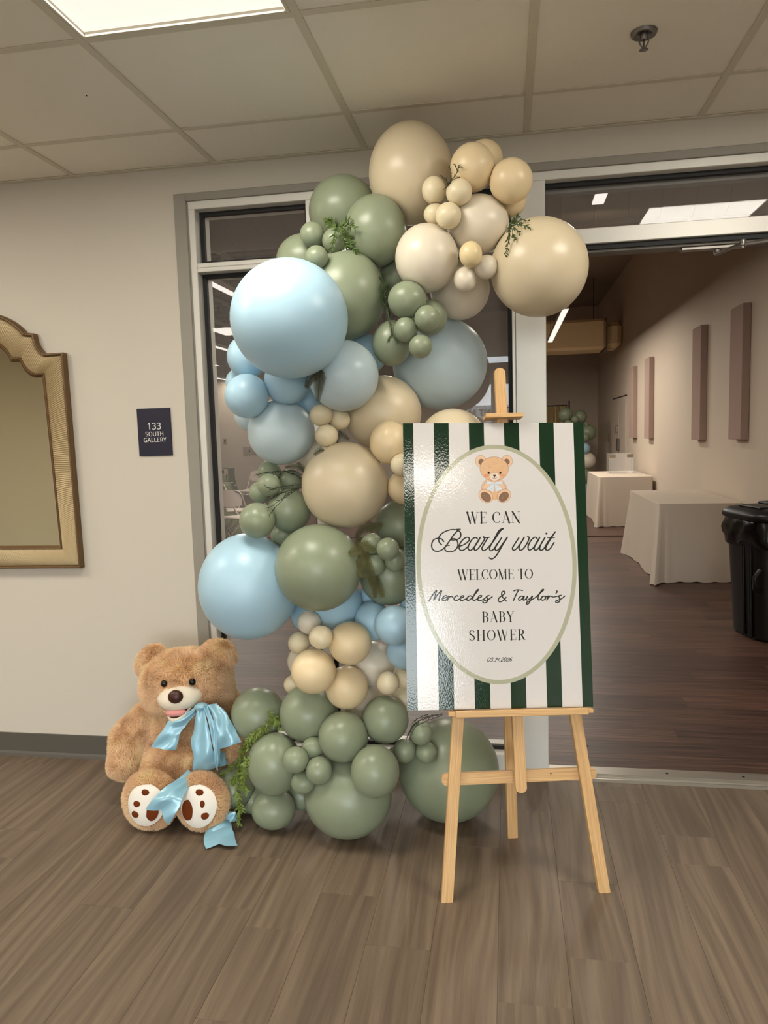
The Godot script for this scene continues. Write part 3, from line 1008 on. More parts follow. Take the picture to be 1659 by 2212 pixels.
# a pen stroke through the given x, y pairs, smoothed, heavier on the way down
func pen(width: float, xy: Array) -> void:
	var pts := []
	for k in range(0, xy.size(), 2):
		pts.append(Vector2(xy[k], xy[k + 1]))
	var fine := []
	for k in pts.size() - 1:
		var p0: Vector2 = pts[maxi(k - 1, 0)]
		var p1: Vector2 = pts[k]
		var p2: Vector2 = pts[k + 1]
		var p3: Vector2 = pts[mini(k + 2, pts.size() - 1)]
		for q in 6:
			fine.append(p1.cubic_interpolate(p2, p0, p3, q / 6.0))
	fine.append(pts[pts.size() - 1])
	var ink := Color(0.17, 0.175, 0.17)
	var last := width
	for k in fine.size() - 1:
		var d: Vector2 = fine[k + 1] - fine[k]
		var w := width * (0.88 + 0.26 * absf(d.normalized().y)) * 1.27
		line(fine[k], fine[k + 1], last, w, ink)
		last = w


# high-contrast capitals: strokes in units of the cap height
func capital(ch: String, x: float, base: float, s: float) -> float:
	var thick := 0.142
	var thin := 0.028
	var segs := []
	var arcs := []
	var wide := 0.7
	match ch:
		"W":
			wide = 1.16
			segs = [[0.1, 1, 0.36, 0, thick], [0.36, 0, 0.58, 1, thin], [0.55, 1, 0.80, 0, thick], [0.80, 0, 1.04, 1, thin], [0.0, 1, 0.24, 1, thin], [0.46, 1, 0.68, 1, thin], [0.94, 1, 1.14, 1, thin]]
		"E":
			wide = 0.68
			segs = [[0.16, 0, 0.16, 1, thick], [0.02, 1, 0.6, 1, thin], [0.16, 0.53, 0.46, 0.53, thin], [0.02, 0, 0.63, 0, thin], [0.6, 1, 0.6, 0.82, thin], [0.63, 0, 0.63, 0.2, thin], [0.46, 0.63, 0.46, 0.43, thin]]
		"L":
			wide = 0.62
			segs = [[0.16, 0, 0.16, 1, thick], [0.02, 1, 0.3, 1, thin], [0.02, 0, 0.58, 0, thin], [0.58, 0, 0.58, 0.22, thin]]
		"C":
			wide = 0.76
			arcs = [[0.40, 0.5, 0.36, 0.5, 48, 312, 1.0]]
			segs = [[0.64, 0.84, 0.64, 0.74, 0.10]]
		"O":
			wide = 0.86
			arcs = [[0.41, 0.5, 0.36, 0.5, 0, 360, 1.0]]
		"M":
			wide = 1.0
			segs = [[0.12, 0, 0.16, 1, thin], [0.16, 1, 0.47, 0, thick], [0.47, 0, 0.78, 1, thin], [0.80, 0, 0.80, 1, thick], [0.02, 0, 0.24, 0, thin], [0.68, 0, 0.94, 0, thin], [0.03, 1, 0.2, 1, thin], [0.76, 1, 0.93, 1, thin]]
		"T":
			wide = 0.70
			segs = [[0.34, 0, 0.34, 1, thick], [0.03, 1, 0.65, 1, thin], [0.03, 1, 0.03, 0.8, thin], [0.65, 1, 0.65, 0.8, thin], [0.22, 0, 0.46, 0, thin]]
		"A":
			wide = 0.80
			segs = [[0.1, 0, 0.38, 1, thin], [0.38, 1, 0.68, 0, thick], [0.19, 0.34, 0.56, 0.34, thin], [0.0, 0, 0.2, 0, thin], [0.56, 0, 0.8, 0, thin]]
		"N":
			wide = 0.86
			segs = [[0.13, 0, 0.13, 1, thin], [0.13, 1, 0.70, 0, thick], [0.70, 0, 0.70, 1, thin], [0.02, 0, 0.24, 0, thin], [0.02, 1, 0.18, 1, thin], [0.6, 1, 0.81, 1, thin]]
		"B":
			wide = 0.70
			segs = [[0.16, 0, 0.16, 1, thick], [0.02, 1, 0.36, 1, thin], [0.16, 0.53, 0.36, 0.53, thin], [0.02, 0, 0.38, 0, thin]]
			arcs = [[0.34, 0.765, 0.20, 0.235, -90, 90, 1.0], [0.36, 0.265, 0.24, 0.265, -90, 90, 1.0]]
		"Y":
			wide = 0.78
			segs = [[0.1, 1, 0.38, 0.45, thick], [0.38, 0.45, 0.66, 1, thin], [0.38, 0.5, 0.38, 0, thick], [0.0, 1, 0.24, 1, thin], [0.56, 1, 0.77, 1, thin], [0.26, 0, 0.5, 0, thin]]
		"S":
			wide = 0.62
			arcs = [[0.30, 0.755, 0.215, 0.245, 30, 225, 0.8], [0.285, 0.255, 0.235, 0.255, 215, 405, 0.8]]
			segs = [[0.15, 0.62, 0.46, 0.40, 0.13], [0.49, 0.9, 0.49, 0.78, thin], [0.05, 0.26, 0.05, 0.1, thin]]
		"H":
			wide = 0.94
			segs = [[0.17, 0, 0.17, 1, thick], [0.72, 0, 0.72, 1, thick], [0.17, 0.52, 0.72, 0.52, thin], [0.04, 0, 0.3, 0, thin], [0.04, 1, 0.3, 1, thin], [0.6, 0, 0.86, 0, thin], [0.6, 1, 0.86, 1, thin]]
		"R":
			wide = 0.80
			segs = [[0.16, 0, 0.16, 1, thick], [0.02, 1, 0.36, 1, thin], [0.16, 0.5, 0.36, 0.5, thin], [0.02, 0, 0.3, 0, thin], [0.36, 0.5, 0.62, 0.03, thick], [0.6, 0.0, 0.76, 0.0, thin]]
			arcs = [[0.35, 0.75, 0.21, 0.25, -90, 90, 1.0]]
		" ":
			wide = 0.34
	var ink := Color(0.17, 0.165, 0.16)
	for g in segs:
		line(Vector2(x + g[0] * s, base - g[1] * s), Vector2(x + g[2] * s, base - g[3] * s), g[4] * s, g[4] * s, ink)
	for g in arcs:
		var prev := Vector2.ZERO
		var pw := 0.0
		for k in 33:
			var e := deg_to_rad(lerpf(g[4], g[5], k / 32.0))
			var p := Vector2(x + (g[0] + g[2] * cos(e)) * s, base - (g[1] + g[3] * sin(e)) * s)
			var w: float = (thin + (thick - thin) * pow(absf(cos(e)), 2.0) * g[6]) * s
			if k > 0:
				line(prev, p, pw, w, ink)
			prev = p
			pw = w
	return wide


func capitals(text: String, x0: float, x1: float, base: float, s: float) -> void:
	var total := 0.0
	for ch in text:
		total += capital(ch, -9000.0, 0.0, 1.0)
	var gap := ((x1 - x0) / s - total) / (text.length() - 1) * s
	var x := x0
	for ch in text:
		x += capital(ch, x, base, s) * s + gap


func board_art() -> ImageTexture:
	art.resize(art_w * art_h * 3)
	var white := Color(0.82, 0.81, 0.80)
	var green := Color(0.075, 0.185, 0.115)
	for x in art_w:
		var u := (x + 0.5) / art_w
		var in_green := u < 0.0565 or u > 0.943
		for k in 4:
			var a := 0.1688 + k * 0.1939
			if u > a and u < a + 0.0826:
				in_green = true
		var c := green if in_green else white
		for y in art_h:
			var k := (y * art_w + x) * 3
			art[k] = int(c.r * 255)
			art[k + 1] = int(c.g * 255)
			art[k + 2] = int(c.b * 255)
	var mid := Vector2(511, 786)
	oval(mid, Vector2(448, 662), 0.0, Color(0.66, 0.665, 0.575))
	oval(mid, Vector2(424, 639), 0.0, white)
	little_bear()
	capitals("WE CAN", 345, 651, 564, 61)
	capitals("WELCOME TO", 290, 712, 875, 53)
	capitals("BABY", 420, 601, 1110, 55)
	capitals("SHOWER", 347, 661, 1209, 55)
	write_script()
	return ImageTexture.create_from_image(Image.create_from_data(art_w, art_h, false, Image.FORMAT_RGB8, art))


func blob(x: float, y: float, rx: float, ry: float, turn: float, fill: Color, rim: Color) -> void:
	oval(Vector2(x, y), Vector2(rx, ry), turn, rim)
	oval(Vector2(x, y), Vector2(rx - 1.6, ry - 1.6), turn, fill)


func little_bear() -> void:
	var tan_ := Color(0.84, 0.69, 0.545)
	var rose := Color(0.86, 0.73, 0.62)
	var rim := Color(0.62, 0.45, 0.35)
	var brown := Color(0.50, 0.395, 0.32)
	blob(435, 217, 31, 34, 0.0, rose, rim)
	blob(583, 217, 31, 34, 0.0, rose, rim)
	blob(437, 221, 16, 17, 0.5, brown, Color(0.40, 0.3, 0.25))
	blob(581, 221, 16, 17, -0.5, brown, Color(0.40, 0.3, 0.25))
	blob(505, 371, 71, 62, 0.0, rose, rim)
	blob(474, 372, 34, 46, 0.35, rose, rim)
	blob(537, 372, 34, 46, -0.35, rose, rim)
	oval(Vector2(505, 395), Vector2(36, 42), 0.0, Color(0.83, 0.68, 0.53))
	blob(509, 260, 81, 68, 0.0, tan_, rim)
	for k in 60:
		var a := rng.randf() * TAU
		var r := sqrt(rng.randf()) * 0.8
		oval(Vector2(509 + cos(a) * r * 76, 258 + sin(a) * r * 62), Vector2(rng.randf_range(5, 13), rng.randf_range(3, 8)), rng.randf() * 3.0, [Color(0.87, 0.74, 0.60), Color(0.79, 0.60, 0.43)][k % 2], 0.16)
	oval(Vector2(463, 298), Vector2(15, 9), 0.0, Color(0.85, 0.48, 0.34), 0.55)
	oval(Vector2(555, 298), Vector2(13, 8), 0.0, Color(0.86, 0.52, 0.40), 0.45)
	blob(510, 305, 31, 24, 0.0, Color(0.87, 0.80, 0.74), Color(0.70, 0.55, 0.46))
	oval(Vector2(477, 283), Vector2(6, 6.5), 0.0, Color(0.13, 0.07, 0.06))
	oval(Vector2(543, 283), Vector2(6, 6.5), 0.0, Color(0.13, 0.07, 0.06))
	var dark := Color(0.30, 0.22, 0.19)
	oval(Vector2(506, 297), Vector2(5, 4.5), 0.5, dark)
	oval(Vector2(514, 297), Vector2(5, 4.5), -0.5, dark)
	oval(Vector2(510, 301), Vector2(4, 4.5), 0.0, dark)
	line(Vector2(510, 303), Vector2(510, 312), 1.8, 1.8, dark)
	for s in [-1.0, 1.0]:
		line(Vector2(510, 312), Vector2(510 + s * 6, 315), 1.6, 1.6, dark)
		line(Vector2(510 + s * 6, 315), Vector2(510 + s * 12, 310), 1.6, 1.2, dark)
	# bow with tails
	var cloth := Color(0.80, 0.84, 0.88)
	var fold := Color(0.62, 0.69, 0.76)
	for s in [-1.0, 1.0]:
		for k in 14:
			var f := k / 13.0
			line(Vector2(508 + s * 3, 338 + f * 6), Vector2(508 + s * 42, 332 + f * 15), 3.0, 3.0, cloth)
			line(Vector2(508 + s * (3 + f * 7), 346), Vector2(508 + s * (6 + f * 34), 388 - f * 14), 4.0, 4.0, cloth)
		line(Vector2(508 + s * 3, 346), Vector2(508 + s * 42, 348), 1.6, 1.2, fold)
		line(Vector2(508 + s * 3, 346), Vector2(508 + s * 6, 388), 1.2, 1.2, fold)
		for k in 9:
			oval(Vector2(508 + s * rng.randf_range(9, 27), rng.randf_range(352, 380)), Vector2(1.3, 1.3), 0.0, Color(0.70, 0.66, 0.70))
	blob(457, 413, 43, 35, 0.75, rose, rim)
	blob(560, 413, 43, 35, -0.75, rose, rim)
	blob(458, 418, 32, 23, 0.75, brown, Color(0.42, 0.32, 0.26))
	blob(559, 418, 32, 23, -0.75, brown, Color(0.42, 0.32, 0.26))
	for k in 70:
		var q := Vector2(rng.randf_range(-24, 24), rng.randf_range(-13, 13))
		oval(Vector2(458, 418) + q.rotated(0.75), Vector2(2.5, 1.5), rng.randf() * 3.0, Color(0.60, 0.49, 0.40), 0.35)
		oval(Vector2(559, 418) + q.rotated(-0.75), Vector2(2.5, 1.5), rng.randf() * 3.0, Color(0.60, 0.49, 0.40), 0.35)


func write_script() -> void:
	pen(5.2, [206, 683, 192, 668, 190, 646, 200, 627, 222, 611, 253, 600, 282, 599, 304, 607, 313, 623, 308, 645, 286, 655, 266, 657, 259, 653, 267, 649, 283, 652, 294, 666, 294, 693, 277, 714, 253, 721, 232, 718, 222, 706, 227, 692, 237, 686, 248, 686])
	pen(5.2, [289, 598, 300, 597, 311, 597])
	pen(5.2, [299, 602, 272, 630, 245, 668, 220, 699, 196, 715, 172, 718, 153, 703, 150, 679, 161, 655, 185, 646, 206, 651, 217, 664])
	pen(5.2, [304, 692, 333, 681, 358, 660, 358, 646, 344, 643, 324, 655, 307, 678, 302, 698, 309, 713, 328, 712, 352, 693])
	pen(5.2, [406, 651, 394, 644, 375, 655, 357, 684, 352, 705, 364, 715, 381, 703, 406, 670, 421, 644])
	pen(5.2, [421, 644, 398, 679, 386, 706, 393, 715, 410, 704, 430, 677, 445, 654, 439, 641, 450, 646, 472, 644])
	pen(5.2, [462, 649, 439, 685, 429, 706, 439, 717, 458, 706, 483, 680, 508, 647, 533, 611, 551, 596, 528, 606, 503, 647, 478, 690, 472, 709, 480, 718, 497, 707, 517, 678])
	pen(5.2, [542, 645, 517, 681, 502, 707, 511, 717, 526, 707, 551, 674, 573, 645, 546, 686, 520, 729, 500, 755, 481, 764, 469, 757])
	pen(5.2, [639, 646, 614, 682, 600, 706, 608, 717, 627, 704, 653, 670, 668, 646])
	pen(5.2, [668, 646, 645, 682, 637, 706, 644, 717, 661, 709, 684, 678, 695, 649, 687, 642])
	pen(5.2, [741, 654, 729, 646, 709, 659, 691, 688, 688, 709, 697, 717, 717, 705, 740, 674, 755, 647])
	pen(5.2, [755, 647, 732, 683, 722, 709, 729, 718, 744, 710, 764, 681, 785, 648])
	pen(5.2, [785, 648, 762, 683, 753, 710, 761, 719, 778, 708, 803, 669, 844, 617])
	pen(7.8, [793, 627, 794, 626])
	pen(5.2, [844, 617, 819, 653, 793, 693, 787, 713, 797, 719, 814, 708, 835, 677])
	pen(4.2, [799, 649, 838, 650])
	pen(4.6, [128, 992, 153, 954, 172, 933, 165, 957, 156, 985, 179, 955, 200, 934, 191, 962, 184, 988])
	pen(4.6, [203, 979, 224, 972, 230, 965, 220, 962, 205, 974, 205, 988, 219, 988, 231, 979, 239, 965, 231, 988])
	pen(4.6, [233, 981, 248, 967, 258, 969, 269, 980])
	pen(4.6, [291, 968, 284, 963, 272, 973, 269, 986, 279, 991, 298, 982, 320, 971, 322, 964, 310, 966, 303, 980, 307, 991, 322, 987, 336, 981])
	pen(4.6, [368, 970, 356, 965, 341, 976, 340, 988, 351, 989, 370, 974, 400, 939, 405, 932, 397, 934, 380, 960, 372, 983, 379, 991, 394, 984, 418, 972, 421, 965, 409, 966, 400, 981, 404, 992, 420, 990, 437, 982, 454, 968])
	pen(4.6, [464, 965, 453, 967, 449, 972, 454, 985, 451, 999, 436, 1006, 427, 999, 437, 993, 461, 985, 480, 972])
	pen(4.6, [559, 998, 536, 972, 534, 950, 546, 942, 551, 953, 538, 965, 519, 978, 513, 993, 523, 1001, 542, 993, 557, 977])
	pen(4.6, [601, 942, 621, 936, 651, 940])
	pen(4.6, [627, 938, 613, 963, 598, 994])
	pen(4.6, [654, 974, 642, 971, 628, 982, 629, 993, 641, 990, 659, 972, 652, 988, 658, 993, 678, 978])
	pen(4.6, [678, 971, 670, 988, 677, 993, 692, 983, 705, 972, 694, 993, 682, 1012, 672, 1016, 671, 1007, 687, 998, 719, 981, 746, 958, 768, 939, 761, 937, 746, 956, 736, 979, 738, 993, 750, 989, 760, 976])
	pen(4.6, [767, 973, 758, 977, 752, 989, 762, 995, 777, 987, 777, 975, 767, 973, 789, 976])
	pen(4.6, [793, 971, 789, 985, 784, 995])
	pen(4.6, [788, 989, 804, 973, 818, 978, 833, 977, 862, 970])
	pen(4.6, [841, 944, 844, 950, 837, 958])
	pen(4.6, [867, 969, 856, 971, 853, 977, 857, 990, 855, 1004, 839, 1009, 834, 1002, 847, 996, 871, 986, 886, 974])
	pen(1.9, [458, 1304, 452, 1307, 446, 1315, 446, 1323, 451, 1324, 459, 1318, 462, 1309, 458, 1304])
	pen(1.9, [466, 1309, 470, 1305, 476, 1304, 477, 1308, 473, 1312, 469, 1315, 473, 1317, 471, 1321, 465, 1325, 461, 1323])
	pen(2.3, [476, 1323, 476, 1323])
	pen(1.9, [490, 1309, 497, 1305, 493, 1315, 490, 1323])
	pen(1.9, [483, 1324, 492, 1324])
	pen(1.9, [504, 1305, 498, 1316, 507, 1315])
	pen(1.9, [513, 1305, 508, 1314, 503, 1324])
	pen(2.3, [511, 1324, 512, 1324])
	pen(1.9, [524, 1312, 530, 1306, 534, 1305, 536, 1310, 528, 1318, 519, 1324, 531, 1324])
	pen(1.9, [547, 1304, 541, 1309, 537, 1318, 538, 1324, 543, 1323, 549, 1316, 550, 1307, 547, 1304])
	pen(1.9, [557, 1312, 562, 1307, 566, 1306, 567, 1311, 559, 1318, 550, 1325, 564, 1324])
	pen(1.9, [583, 1305, 575, 1309, 569, 1317, 570, 1323, 575, 1324, 580, 1319, 577, 1314, 572, 1316])


# ------------------------------------------------------------------ easel and board
func build_easel() -> void:
	# a frame of reference in the easel's leaning front plane: x across, y up along the legs, z towards the viewer
	var across := Vector3(0.97630, 0.0, -0.21644)
	var along := Vector3(-0.03944, 0.98325, -0.17792)
	var out := Vector3(0.21282, 0.18224, 0.95995)
	var lean := Basis(across, along, out)
	var foot := Vector3(0.0411, 0.0, 0.7912)
	var pine: Material = mats.pine
	var t := thing("easel", "natural pine wood easel with three legs holding the striped welcome sign", "easel", foot)
	t.basis = lean
	var add := func(called: String, s: Shape, at := Vector3.ZERO, turn := 0.0) -> void:
		for k in s.t.size():
			s.t[k] += Vector2(rng.randf() * 0.0, 0.0)
		var o := part(called, s, pine, t, at)
		o.rotation.z = turn
	var off := func() -> Shape:
		var s := Shape.new()
		s.uv_off = Vector2(rng.randf_range(0, 3), rng.randf_range(0, 3))
		return s
	# front legs: thick at the board side, splayed; their feet are cut level with the floor
	for sgn in [-1.0, 1.0]:
		var s: Shape = off.call()
		var length := 1.46
		s.box(Vector3(0, length / 2.0, -0.010), Vector3(0.0355, length, 0.020), 0.0012, 1)
		for k in s.v.size():
			if s.v[k].y < 0.01:
				s.v[k].y += 0.002 + (s.v[k].z + 0.02) * -0.17 - sgn * s.v[k].x * 0.10
		add.call("leg", s, Vector3(sgn * 0.2415, 0.0, 0), sgn * 0.1077)
	# mast with rounded ends
	var mast: Shape = off.call()
	var o := PackedVector2Array()
	for k in 9:
		var a := PI * k / 8.0
		o.append(Vector2(cos(a) * 0.017, 1.618 + sin(a) * 0.014))
	for k in 9:
		var a := PI + PI * k / 8.0
		o.append(Vector2(cos(a) * 0.017, 0.328 + sin(a) * 0.014))
	mast.prism(o, 0.0, 0.016, Basis(), Vector3.ZERO, 1)
	add.call("mast", mast, Vector3(-0.002, 0, 0))
	# cross bar behind the legs with rounded ends
	var cross: Shape = off.call()
	o = PackedVector2Array()
	for k in 9:
		var a := -PI / 2.0 + PI * k / 8.0
		o.append(Vector2(0.228 + cos(a) * 0.014, sin(a) * 0.018))
	for k in 9:
		var a := PI / 2.0 + PI * k / 8.0
		o.append(Vector2(-0.228 + cos(a) * 0.014, sin(a) * 0.018))
	cross.prism(o, -0.036, -0.0205)
	add.call("cross_bar", cross, Vector3(0.002, 0.353, 0), -0.008)
	# ledge: a flat board with a front lip, ends cut on the slant
	var ledge: Shape = off.call()
	ledge.box(Vector3(0, 0.0, 0.020), Vector3(0.444, 0.012, 0.040), 0.001, 0)
	add.call("ledge", ledge, Vector3(0.005, 0.558, 0), -0.022)
	var lip: Shape = off.call()
	lip.box(Vector3(0, 0.002, 0.049), Vector3(0.404, 0.019, 0.017), 0.0015, 0)
	add.call("ledge_lip", lip, Vector3(0.005, 0.558, 0), -0.022)
	# clamp that slides on the mast
	var clamp_: Shape = off.call()
	clamp_.box(Vector3(0, 0, 0.028), Vector3(0.118, 0.013, 0.050), 0.001, 0)
	add.call("clamp", clamp_, Vector3(-0.002, 1.472, 0), 0.0)
	# rear leg, hinged high on the mast
	var rear: Shape = off.call()
	var top := Vector3(0.0, 1.38, -0.03)
	var base := lean.inverse() * (Vector3(0.0013, 0.0, 0.4527) - foot)
	var d := top - base
	var zz := d.normalized()
	var xx := Vector3.RIGHT
	var yy := zz.cross(xx).normalized()
	xx = yy.cross(zz)
	rear.box((top + base) / 2.0, Vector3(0.0355, 0.018, d.length()), 0.0012, 2, Basis(xx, yy, zz))
	add.call("rear_leg", rear)
	var hinge := Shape.new().box(Vector3(0, 1.36, -0.014), Vector3(0.03, 0.05, 0.03), 0.003)
	part("hinge", hinge, mats.brushed_steel, t)
	for q in [Vector3(0.214, 0.44, 0.0002), Vector3(0.10, 0.357, -0.0204)]:
		part("knot", Shape.new().lathe([Vector2(0.0022, -0.0006), Vector2(0.0022, 0.0003), Vector2(0.0, 0.0004)], 10, Vector3.ZERO, Basis(Vector3.RIGHT, PI / 2.0)), mats.dark_metal, t, q)
	# the board: a thing of its own that stands on the ledge
	var b := thing("welcome_sign", "glossy welcome sign with green and white stripes, oval panel and small bear", "sign", Vector3.ZERO)
	var mid := foot + across * -0.0439 + along * 1.0121 + out * 0.0255
	b.transform = Transform3D(lean * Basis(Vector3(0, 0, 1), deg_to_rad(-1.4626)), mid)
	var w := 0.5725
	var h := 0.8826
	part("foam_core", Shape.new().box(Vector3(0, 0, -0.0025), Vector3(w, h, 0.0050), 0.0004), mats.foam_edge, b)
	var face := Shape.new()
	var nx := 2
	var rows := []
	for y in nx + 1:
		var row := PackedVector3Array()
		for x in nx + 1:
			row.append(Vector3((float(x) / nx - 0.5) * w, (0.5 - float(y) / nx) * h, 0.0004))
		rows.append(row)
	face.grid(rows, false, true)
	face.box(Vector3(w / 2.0 + 0.0002, 0, -0.0024), Vector3(0.0004, h, 0.0052))
	for k in range(9, face.t.size()):
		face.t[k] = Vector2(0.99, 0.5)
	var m := paint("board_print", Color.WHITE, 0.09, 0.0, 0.5)
	m.albedo_texture = board_art()
	m.texture_repeat = false
	m.normal_enabled = true
	m.normal_texture = noise_map(0.2, 9, 512, 2.0)
	m.normal_scale = 0.05
	var m2: StandardMaterial3D = m
	m2.uv1_scale = Vector3.ONE
	part("printed_face", face, m2, b)


# ------------------------------------------------------------------ balloon garland
var balls: Array = []


func _b(x: float, y: float, z: float, r: float, ax: float, ay: float, az: float, stretch: float, tone: String, label: String) -> void:
	balls.append({"at": Vector3(x, y, z), "r": r, "axis": Vector3(ax, ay, az).normalized(), "stretch": stretch, "tone": tone, "label": label})


func balloon_mesh(index: int, all: Array) -> ArrayMesh:
	var me: Dictionary = all[index]
	var r: float = me.r
	var at: Vector3 = me.at
	var planes := []
	for k in all.size():
		if k == index:
			continue
		var d: Vector3 = all[k].at - at
		var len := d.length()
		if len < (r + all[k].r) * 1.25 and len > 0.001:
			var share: float = (len * len + r * r - all[k].r * all[k].r) / (2.0 * len)
			planes.append([d / len, share - 0.0004])
	var rings := 40 if r > 0.09 else 28
	var sides := 56 if r > 0.09 else 36
	var profile := []
	for k in rings + 1:
		var e := PI * 0.955 * k / rings
		var h := cos(e)
		var w := sin(e)
		if e > PI / 2.0:
			var f := (e - PI / 2.0) / (PI / 2.0)
			h *= 1.0 + 0.10 * f
			w *= 1.0 - 0.10 * f * f
		profile.append(Vector2(w, h))
	var neck := minf(0.006 / r, 0.1)
	for q in [[neck * 1.3, -1.13], [neck, -1.17], [neck * 0.8, -1.21], [neck * 1.5, -1.235], [neck * 1.5, -1.26], [0.0, -1.265]]:
		profile.append(Vector2(q[0], q[1]))
	var y: Vector3 = me.axis
	var x := y.cross(Vector3(0.31, 0.2, 0.9)).normalized()
	var z := x.cross(y)
	var rows := []
	for p in profile:
		var row := PackedVector3Array()
		for s in sides + 1:
			var a := TAU * s / sides
			var q: Vector3 = (x * (p.x * cos(a)) + z * (p.x * sin(a)) + y * p.y) * r
			# drawn out upwards, or sideways where the figure is negative
			if me.stretch > 0.0:
				q.y *= me.stretch
			else:
				q.x *= -me.stretch
			for pl in planes:
				var over: float = q.dot(pl[0]) - pl[1]
				if over > 0.0:
					q -= pl[0] * over
			if at.y + q.y < 0.0006:
				q.y = 0.0006 - at.y
			row.append(q)
		rows.append(row)
	return Shape.new().grid(rows, true, false).mesh()


func build_balloons() -> void:
	_b(-0.313, 2.284, 0.332, 0.1430, -0.04, -0.17, 0.98, 1.156, "c", "largest cream balloon at the very top of the garland, reaching towards the ceiling")
	_b(-0.099, 2.237, 0.481, 0.0708, 0.37, -0.13, 0.92, 1.044, "p", "peach cream balloon right of the topmost big cream balloon, above the dark twig")
	_b(-0.065, 2.297, 0.380, 0.0575, 0.50, -0.14, 0.85, -1.047, "p", "peach balloon peeking out at the upper right behind another peach balloon, under the ceiling")
	_b(0.020, 2.184, 0.488, 0.0674, 0.44, -0.18, 0.88, 1.000, "p", "rightmost peach balloon near the top, overlapping the left end of the right transom")
	_b(0.019, 2.153, 0.382, 0.0490, 0.51, -0.24, 0.82, -1.039, "p", "cream balloon half hidden below the rightmost peach balloon near the top")
	_b(-0.223, 2.178, 0.480, 0.0382, 0.22, -0.21, 0.95, 1.125, "k", "small ivory balloon left of the dark twig, on the topmost big cream balloon")
	_b(-0.140, 2.151, 0.528, 0.0407, 0.26, -0.17, 0.95, 1.000, "k", "small ivory balloon directly below the dark twig, right of its twin")
	_b(-0.220, 2.104, 0.480, 0.0330, 0.24, -0.10, 0.97, -1.120, "k", "small ivory balloon tucked lowest left in the upper group of four, mostly covered")
	_b(-0.174, 2.081, 0.534, 0.0404, 0.22, -0.09, 0.97, 1.000, "k", "small ivory balloon in front at the bottom of the upper group of four")
	_b(-0.087, 2.073, 0.441, 0.0927, 0.45, -0.13, 0.88, -1.073, "w", "medium white cream balloon just left of the leafy sprig at the upper right")
	_b(-0.251, 1.970, 0.478, 0.1018, 0.17, -0.16, 0.97, 1.058, "w", "medium cream balloon between the sage balloons and the trio of tiny ivory ones")
	_b(-0.106, 1.955, 0.553, 0.0355, 0.36, -0.18, 0.92, 1.122, "y", "tiny yellowish ivory balloon, top of the trio beside the big right cream balloon")
	_b(-0.060, 1.923, 0.511, 0.0372, 0.36, -0.15, 0.92, 1.000, "w", "tiny ivory balloon, right one of the trio, touching the big right cream balloon")
	_b(-0.127, 1.891, 0.500, 0.0365, 0.42, -0.07, 0.91, 1.086, "w", "tiny ivory balloon, lowest of the trio beside the big right cream balloon")
	_b(-0.155, 1.892, 0.330, 0.1012, 0.53, -0.05, 0.85, 1.000, "w", "pale cream balloon hanging below the trio of tiny ivory ones, above the pale blue balloon")
	_b(0.106, 1.925, 0.441, 0.1544, 0.55, -0.10, 0.83, 1.000, "c", "big cream balloon at the far right of the garland, below the leafy sprig")
	_b(-0.561, 2.192, 0.291, 0.1206, -0.58, -0.25, 0.77, 1.000, "g", "large sage balloon at the upper left corner, in front of the left transom")
	_b(-0.426, 2.082, 0.418, 0.1037, -0.16, -0.21, 0.96, 1.127, "g", "sage balloon with a bright highlight, left of the topmost big cream balloon")
	_b(-0.628, 2.070, 0.480, 0.0402, -0.38, -0.20, 0.90, 1.000, "g", "small sage balloon left of the drooping leafy sprig near the upper left")
	_b(-0.552, 2.045, 0.484, 0.0392, -0.20, -0.12, 0.97, -1.043, "g", "small sage balloon half covered by the drooping leafy sprig near the upper left")
	_b(-0.593, 1.975, 0.569, 0.0365, -0.28, -0.07, 0.96, 1.000, "g", "small sage balloon wedged above the biggest blue balloon, below two other small ones")
	_b(-0.686, 2.009, 0.380, 0.0924, -0.36, -0.12, 0.93, -1.041, "g", "sage balloon peeking out behind and above the top of the biggest blue balloon")
	_b(-0.528, 1.874, 0.454, 0.1343, -0.30, -0.13, 0.95, 1.093, "g", "large sage balloon right of the biggest blue balloon, under the drooping leafy sprig")
	_b(-0.368, 1.953, 0.338, 0.0608, -0.07, -0.17, 0.98, -1.050, "g", "dark shaded sage balloon deep in the gap left of the medium cream balloon")
	_b(-0.652, 1.766, 0.703, 0.1788, -0.16, -0.13, 0.98, 1.000, "b", "biggest light blue balloon, smooth and round, in the upper left of the garland")
	_b(-0.872, 1.684, 0.478, 0.0688, -0.23, -0.05, 0.97, 1.062, "b", "light blue balloon half covered by the lower left edge of the biggest blue balloon")
	_b(-0.925, 1.604, 0.415, 0.0504, -0.46, 0.02, 0.89, 1.000, "b", "pale blue balloon barely showing at the left rim, between two light blue ones")
	_b(-0.854, 1.548, 0.551, 0.0732, -0.13, 0.02, 0.99, 1.000, "b", "light blue balloon leftmost below the biggest blue one, in front of the glass")
	_b(-0.728, 1.594, 0.502, 0.0769, -0.29, -0.06, 0.95, 1.000, "b", "light blue balloon squeezed under the middle of the biggest blue balloon")
	_b(-0.688, 1.533, 0.375, 0.0517, -0.22, -0.10, 0.97, 1.067, "b", "deep blue balloon in the shaded gap below the brown fern frond")
	_b(-0.531, 1.604, 0.514, 0.1159, -0.05, -0.09, 0.99, 1.000, "s", "pale blue balloon behind the brown fern frond, right below the biggest blue balloon")
	_b(-0.480, 1.685, 0.368, 0.0691, 0.08, -0.05, 1.00, -1.045, "b", "blue balloon deep in the shade between the pale blue and the dark sage balloons")
	_b(-0.237, 1.655, 0.230, 0.1642, 0.68, 0.01, 0.74, -1.032, "s", "large pale blue balloon above the sign, right of the five sage balloons")
